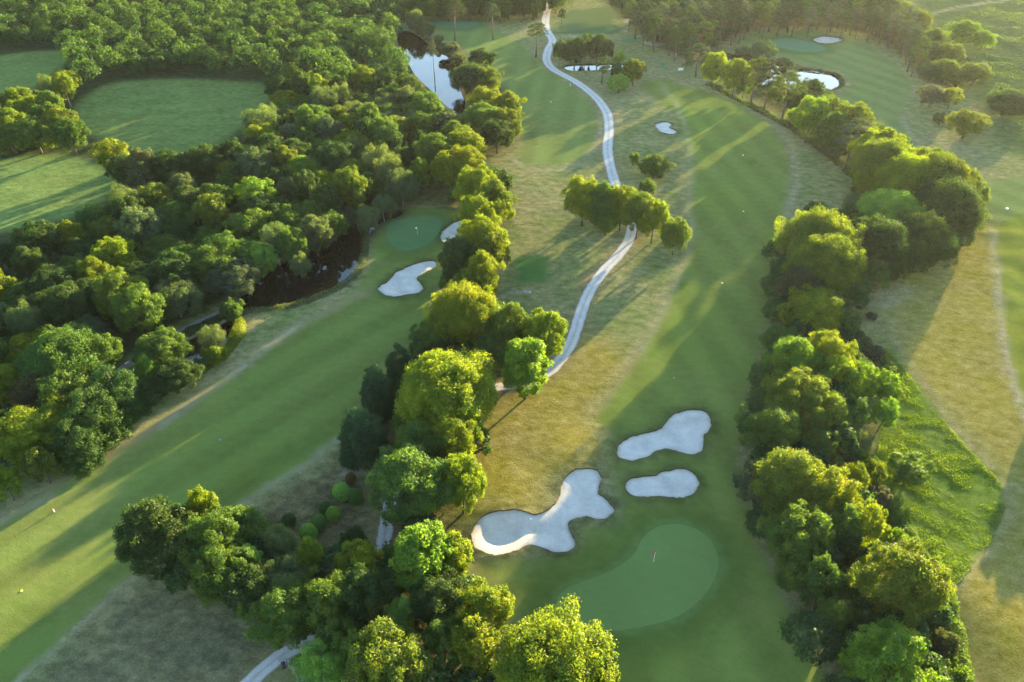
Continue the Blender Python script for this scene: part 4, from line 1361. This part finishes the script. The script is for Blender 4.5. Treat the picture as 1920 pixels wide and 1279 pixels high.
# ------------------------------------------------------------------ low growth
def strip_growth(name, label, P, wid, hgt, n, size, col, seed, kind='stuff', closed=False, cat=None):
    """leafy low growth along a line: joined small leaves"""
    g = np.random.default_rng(seed)
    L = smooth_open(at_arr(P), .8)
    k = g.integers(0, len(L), n)
    lump = vnoise(L[:, 0], L[:, 1], 2.2, seed)[k]
    a = g.uniform(0, math.pi, n); q = wid * .5 * (.6 + .6 * lump)
    T = np.gradient(L, axis=0); T /= np.linalg.norm(T, axis=1)[:, None]
    N2 = np.stack([-T[:, 1], T[:, 0]], 1)[k]
    base = L[k] + g.uniform(-.5, .5, (n, 2))
    P3 = np.column_stack([base + N2 * (np.cos(a) * q)[:, None], height(L[:, 0], L[:, 1])[k] + np.sin(a) * hgt * (.5 + .8 * lump) + g.normal(0, .06, n)])
    Nn = np.column_stack([N2 * np.cos(a)[:, None], np.sin(a)]) + g.normal(0, .5, (n, 3))
    V = quads(P3, Nn, size * g.uniform(.6, 1.4, n), g)
    o = link(name, mesh_np(name, V.reshape(-1, 3), np.arange(n * 4).reshape(-1, 4), M_LEAF, 4, fattr={'tone': np.clip(.3 + .5 * lump + g.normal(0, .18, n), 0, 1)}), color=PAL[col])
    o['label'] = label
    if kind == 'stuff': o['kind'] = 'stuff'
    else: o['category'] = cat
    return o


def area_growth(name, label, poly, n, hgt, size, col, seed, lumps=2.5, thr=.0):
    g = np.random.default_rng(seed)
    lo, hi = poly.min(0), poly.max(0)
    Q = g.uniform(lo, hi, (int(n * 2.5), 2)); Q = Q[inside(Q, poly)]
    lu = vnoise(Q[:, 0], Q[:, 1], lumps, seed) * .65 + vnoise(Q[:, 0], Q[:, 1], lumps * .35, seed + 1) * .35
    m = lu > thr; Q, lu = Q[m][:n], lu[m][:n]
    n = len(Q)
    P3 = np.column_stack([Q, height(Q[:, 0], Q[:, 1]) + hgt * g.uniform(.1, 1, n) * np.clip((lu - thr) / (1 - thr) * 1.6, .15, 1.4)])
    Nn = g.normal(0, 1, (n, 3)); Nn[:, 2] = np.abs(Nn[:, 2]) * .7 + .3
    V = quads(P3, Nn, size * g.uniform(.6, 1.4, n), g, .45)
    o = link(name, mesh_np(name, V.reshape(-1, 3), np.arange(n * 4).reshape(-1, 4), M_LEAF, 4, fattr={'tone': np.clip(lu + g.normal(0, .18, n), 0, 1)}), color=PAL[col])
    o['kind'] = 'stuff'; o['label'] = label
    return o


area_growth('long_grass', 'tall uncut yellow green grass beside the golden rough', longgrass, 30000, .38, .24, 'l', 401, 3.6, .36)
area_growth('heath_scrub', 'low heather and gorse scrub on the hazy heath', at_arr([(1745, 60), (1800, 30), (1860, 12), (2010, -20), (2020, 260), (1930, 275), (1870, 240), (1860, 160), (1800, 120)]), 24000, .9, .6, 'd', 402, 7.0, .47)
strip_growth('bank_reeds', 'reeds and pale flowers along the dark pond bank', [(686, 440), (684, 475), (676, 500), (660, 522), (634, 541), (600, 557), (566, 570), (530, 578), (485, 583), (455, 588)], 1.6, .7, 6000, .26, 'w', 403)
t = thing('hedge', 'sunlit low hedge curving between the creek and the fairway', 'hedge')
h = strip_growth('foliage', 'x', [(448, 602), (449, 620), (441, 640), (424, 662), (404, 680), (385, 692), (366, 704)], 2.2, 1.5, 9000, .26, 'y', 404, 'part', cat='x')
del h['label']; del h['category']; h.parent = t
mb = MB()
for p in at_arr([(448, 602), (441, 640), (424, 662), (404, 680), (385, 692)]): mb.tube([(p[0], p[1], -.2), (p[0] + .05, p[1], .5), (p[0], p[1] + .1, 1.1)], [.07, .05, .03], 5)
link('stem', mb.mesh('stem', M_BARK), t)
strip_growth('far_bank_reeds', 'dark bank plants round the far pond', [(1390, 104), (1440, 114), (1500, 128), (1560, 137), (1578, 150), (1574, 164), (1550, 172)], 1.2, .5, 2600, .45, 'd', 405)
strip_growth('undergrowth', 'low undergrowth along the foot of the far row', [(1330, 158), (1400, 195), (1470, 232), (1540, 280), (1590, 320), (1640, 370)], 3.5, .9, 10000, .42, 'd', 406)
strip_growth('track_verge_plants', 'low dark plants beside the creek track', [(425, 592), (390, 608), (350, 628), (322, 645)], 2.4, .8, 4000, .26, 'd', 407)
strip_growth('bright_pond_bank', 'low bank plants along the bright pond', [(800, 76), (830, 90), (852, 106), (866, 124), (872, 145)], 3.0, 1.0, 4000, .5, 'v', 408)
strip_growth('heather_bank', 'grey heather along the shaded bank of the belt', [(1580, 628), (1620, 660), (1650, 690), (1630, 700), (1600, 668)], 4.0, 1.2, 8000, .26, 'v', 409)
strip_growth('belt_foot_plants', 'tangled low plants along the golden edge of the belt', [(1640, 905), (1668, 960), (1700, 1010), (1738, 1075), (1768, 1140), (1782, 1210), (1800, 1270), (1815, 1330)], 2.6, 1.6, 14000, .28, 'g', 410)


# ------------------------------------------------------------------ small things
def flagstick(px, py, hgt, label, flagmat, group=None):
    x, y = at(px, py); t = thing('flagstick', label, 'golf flag', (x, y, hz(x, y) + .12), R(15), group)
    mb = MB(); mb.tube([(0, 0, -.1), (0, 0, hgt)], [.03, .025], 8); link('pole', mb.mesh('pole', M_WHITE, True), t)
    mb = MB()
    V, Fs = [], []
    for i in range(7):
        s = i / 6; wv = .06 * math.sin(s * 5)
        V += [(-.02 - 0.5 * s, wv, hgt - .02 - .10 * s), (-.02 - 0.5 * s, wv, hgt - .46 + .08 * s - .06)]
        V += [(-.02 - 0.5 * s, wv + .012, hgt - .02 - .10 * s), (-.02 - 0.5 * s, wv + .012, hgt - .46 + .08 * s - .06)]
    for i in range(6):
        a = i * 4; Fs += [(a, a + 1, a + 5, a + 4), (a + 2, a + 6, a + 7, a + 3)]
    link('flag', mb.add(V, Fs).mesh('flag', flagmat), t)
    mb = MB(); mb.tube([(0, 0, -.04), (0, 0, .02)], [.07, .07], 12); link('cup', mb.mesh('cup', M_WHITE), t)


flagstick(1225.5, 1053, 2.2, 'white flagstick with a red flag on the large near green', M_RED)
flagstick(783, 440, 2.1, 'small pale flagstick on the oval green by the dark pond', M_WHITE)


def disc(px, py, r, label, mat):
    x, y = at(px, py); r *= .72; t = thing('distance_marker', label, 'marker', (x, y, hz(x, y)), 0, 'distance markers on the grass')
    mb = MB(); mb.tube([(0, 0, -.05), (0, 0, .05), (0, 0, .08)], [r, r, r * .85], 14); link('plate', mb.mesh('plate', mat, False), t)
    mb = MB(); mb.tube([(0, 0, .06), (0, 0, .12)], [r * .25, r * .2], 8); link('peg', mb.mesh('peg', mat), t)


for a in ((40, 1108, .26, 'yellow round marker on the dark grass of the shaded fairway', M_YELLOW), (413, 825, .24, 'blue round marker on the long shaded fairway', M_BLUE),
          (1264, 709, .24, 'pinkish red round marker on the central fairway', M_PINK), (1354, 531, .26, 'white round marker in the middle of the central fairway', M_WHITE),
          (1394, 396, .30, 'white round marker farther up the central fairway', M_WHITE), (1393, 292, .34, 'white round marker farthest up the central fairway', M_WHITE),
          (1888, 392, .42, 'white round marker on the hazy fairway by the golden rough', M_WHITE), (1033, 191, .34, 'white round marker on the curved fairway', M_WHITE),
          (1012, 500, .20, 'white marker on the square tee box', M_WHITE), (995, 976, .22, 'white round marker lying in the lobed bunker', M_WHITE)):
    disc(*a)


def post(px, py, hgt, label, capmat):
    x, y = at(px, py); t = thing('marker_post', label, 'post', (x, y, hz(x, y)))
    mb = MB(); mb.tube([(0, 0, -.2), (0, 0, hgt * .8)], [.075, .07], 8); link('post', mb.mesh('post', M_WHITE, False), t)
    mb = MB(); mb.tube([(0, 0, hgt * .8), (0, 0, hgt * .97), (0, 0, hgt)], [.078, .078, .04], 8); link('cap', mb.mesh('cap', capmat), t)


post(102, 960, .8, 'white post with a reddish cap beside the shaded fairway', M_PINK)
post(1069, 161, 1.3, 'thin white post between the curved fairway and the gravel track', M_WHITE)
post(1267, 106, 1.6, 'white post at the foot of the pines near the tee', M_WHITE)


def board(px, py, label, rz=0.2, w=1.6, h=.7, z=.5):
    x, y = at(px, py); t = thing('notice_board', label, 'sign', (x, y, hz(x, y)), rz)
    mb = MB(); mb.box((0, 0, z + h / 2), (w, .06, h)); link('panel', mb.mesh('panel', M_WHITE), t)
    for s in (-1, 1):
        mb = MB(); mb.box((s * w * .38, .06, (z + h) / 2 - .1), (.07, .06, z + h)); link('leg', mb.mesh('leg', M_HUT), t)


board(1276, 133, 'pale board on two legs beside the small tee near the pines', .2, 2.2, .9, .3)
board(239, 684, 'small white board beside the grey creek track', .9, .9, .4, .3)

# litter bin on the gravel pad
x, y = at(533, 1252); t = thing('litter_bin', 'dark slatted bin at the corner of the track and gravel pad', 'bin', (x, y, hz(x, y) + .06), .5)
mb = MB(); mb.tube([(0, 0, 0), (0, 0, .9)], [.26, .3], 12); link('drum', mb.mesh('drum', M_DARK, False), t)
mb = MB(); mb.tube([(0, 0, .93), (0, 0, 1.0), (0, 0, 1.08)], [.33, .33, .12], 12); link('lid', mb.mesh('lid', M_DARK), t)
mb = MB(); mb.box((.5, 0, .55), (.1, .1, 1.1)); link('post', mb.mesh('post', M_DARK), t)
# planting bed beside it
q = polyw([(540, 1246), (548, 1236), (570, 1226), (590, 1222), (596, 1240), (575, 1250), (555, 1252)], True, .5)
V = [(p[0], p[1], hz(*p) + .05) for p in q]; c0 = q.mean(0); V.append((c0[0], c0[1], hz(*c0) + .35)); n = len(q)
me = bpy.data.meshes.new('planting_bed'); me.from_pydata(V, [], [(i, (i + 1) % n, n) for i in range(n)]); me.update()
if me.polygons[0].normal.z < 0: me.flip_normals()
me.materials.append(M_SOIL); o = link('planting_bed', me); o['kind'] = 'structure'; o['label'] = 'dark soil bed beside the lower track bend'

# blue roofed hut at the head of the bright pond
x, y = at(737, 25); t = thing('hut', 'small hut with a dark blue roof beyond the bright pond', 'hut', (x, y, 0), R(8))
mb = MB(); mb.box((0, 0, 1.15), (5.2, 3.6, 2.3)); link('wall', mb.mesh('wall', M_HUT), t)
mb = MB(); mb.add([(-2.9, -2.1, 2.25), (2.9, -2.1, 2.25), (2.9, 2.1, 2.25), (-2.9, 2.1, 2.25), (-2.9, 0, 3.7), (2.9, 0, 3.7)], [(0, 1, 5, 4), (2, 3, 4, 5), (0, 4, 3), (1, 2, 5), (0, 3, 2, 1)])
link('roof', mb.mesh('roof', M_ROOF), t)
mb = MB(); mb.box((.8, -1.83, 1.0), (1.0, .06, 2.0)); link('door', mb.mesh('door', M_DARK), t)
mb = MB(); mb.box((-1.2, -1.83, 1.35), (1.1, .06, .8)); link('window', mb.mesh('window', M_WHITE), t)
# pale stone by the square tee
x, y = at(993, 548); t = link('boulder', None)
bpy.data.objects.remove(t)
import bmesh
bm = bmesh.new(); bmesh.ops.create_icosphere(bm, subdivisions=2, radius=.5)
for v in bm.verts:
    v.co *= 1 + .22 * math.sin(v.co.x * 9 + 1) * math.cos(v.co.y * 7) + .08 * math.sin(v.co.z * 13); v.co.z *= .55
me = bpy.data.meshes.new('boulder'); bm.to_mesh(me); bm.free(); me.materials.append(M_STONE)
o = link('boulder', me, loc=(x, y, hz(x, y) + .12)); o['label'] = 'pale stone on the worn scrape below the square tee box'; o['category'] = 'stone'

# ------------------------------------------------------------------ haze
hm, nt, out_ = new_mat('haze')
pv = node(nt, 'ShaderNodeVolumePrincipled', Density=.000026, Anisotropy=.5)
pv.inputs['Color'].default_value = (.93, .96, 1.0, 1)
nt.links.new(pv.outputs[0], out_.inputs['Volume'])
mb = MB(); mb.box((0, 300, 50), (7400, 6800, 106)); hb = link('haze', mb.mesh('haze', hm)); hb['kind'] = 'stuff'; hb['label'] = 'thin evening haze over the golf course'
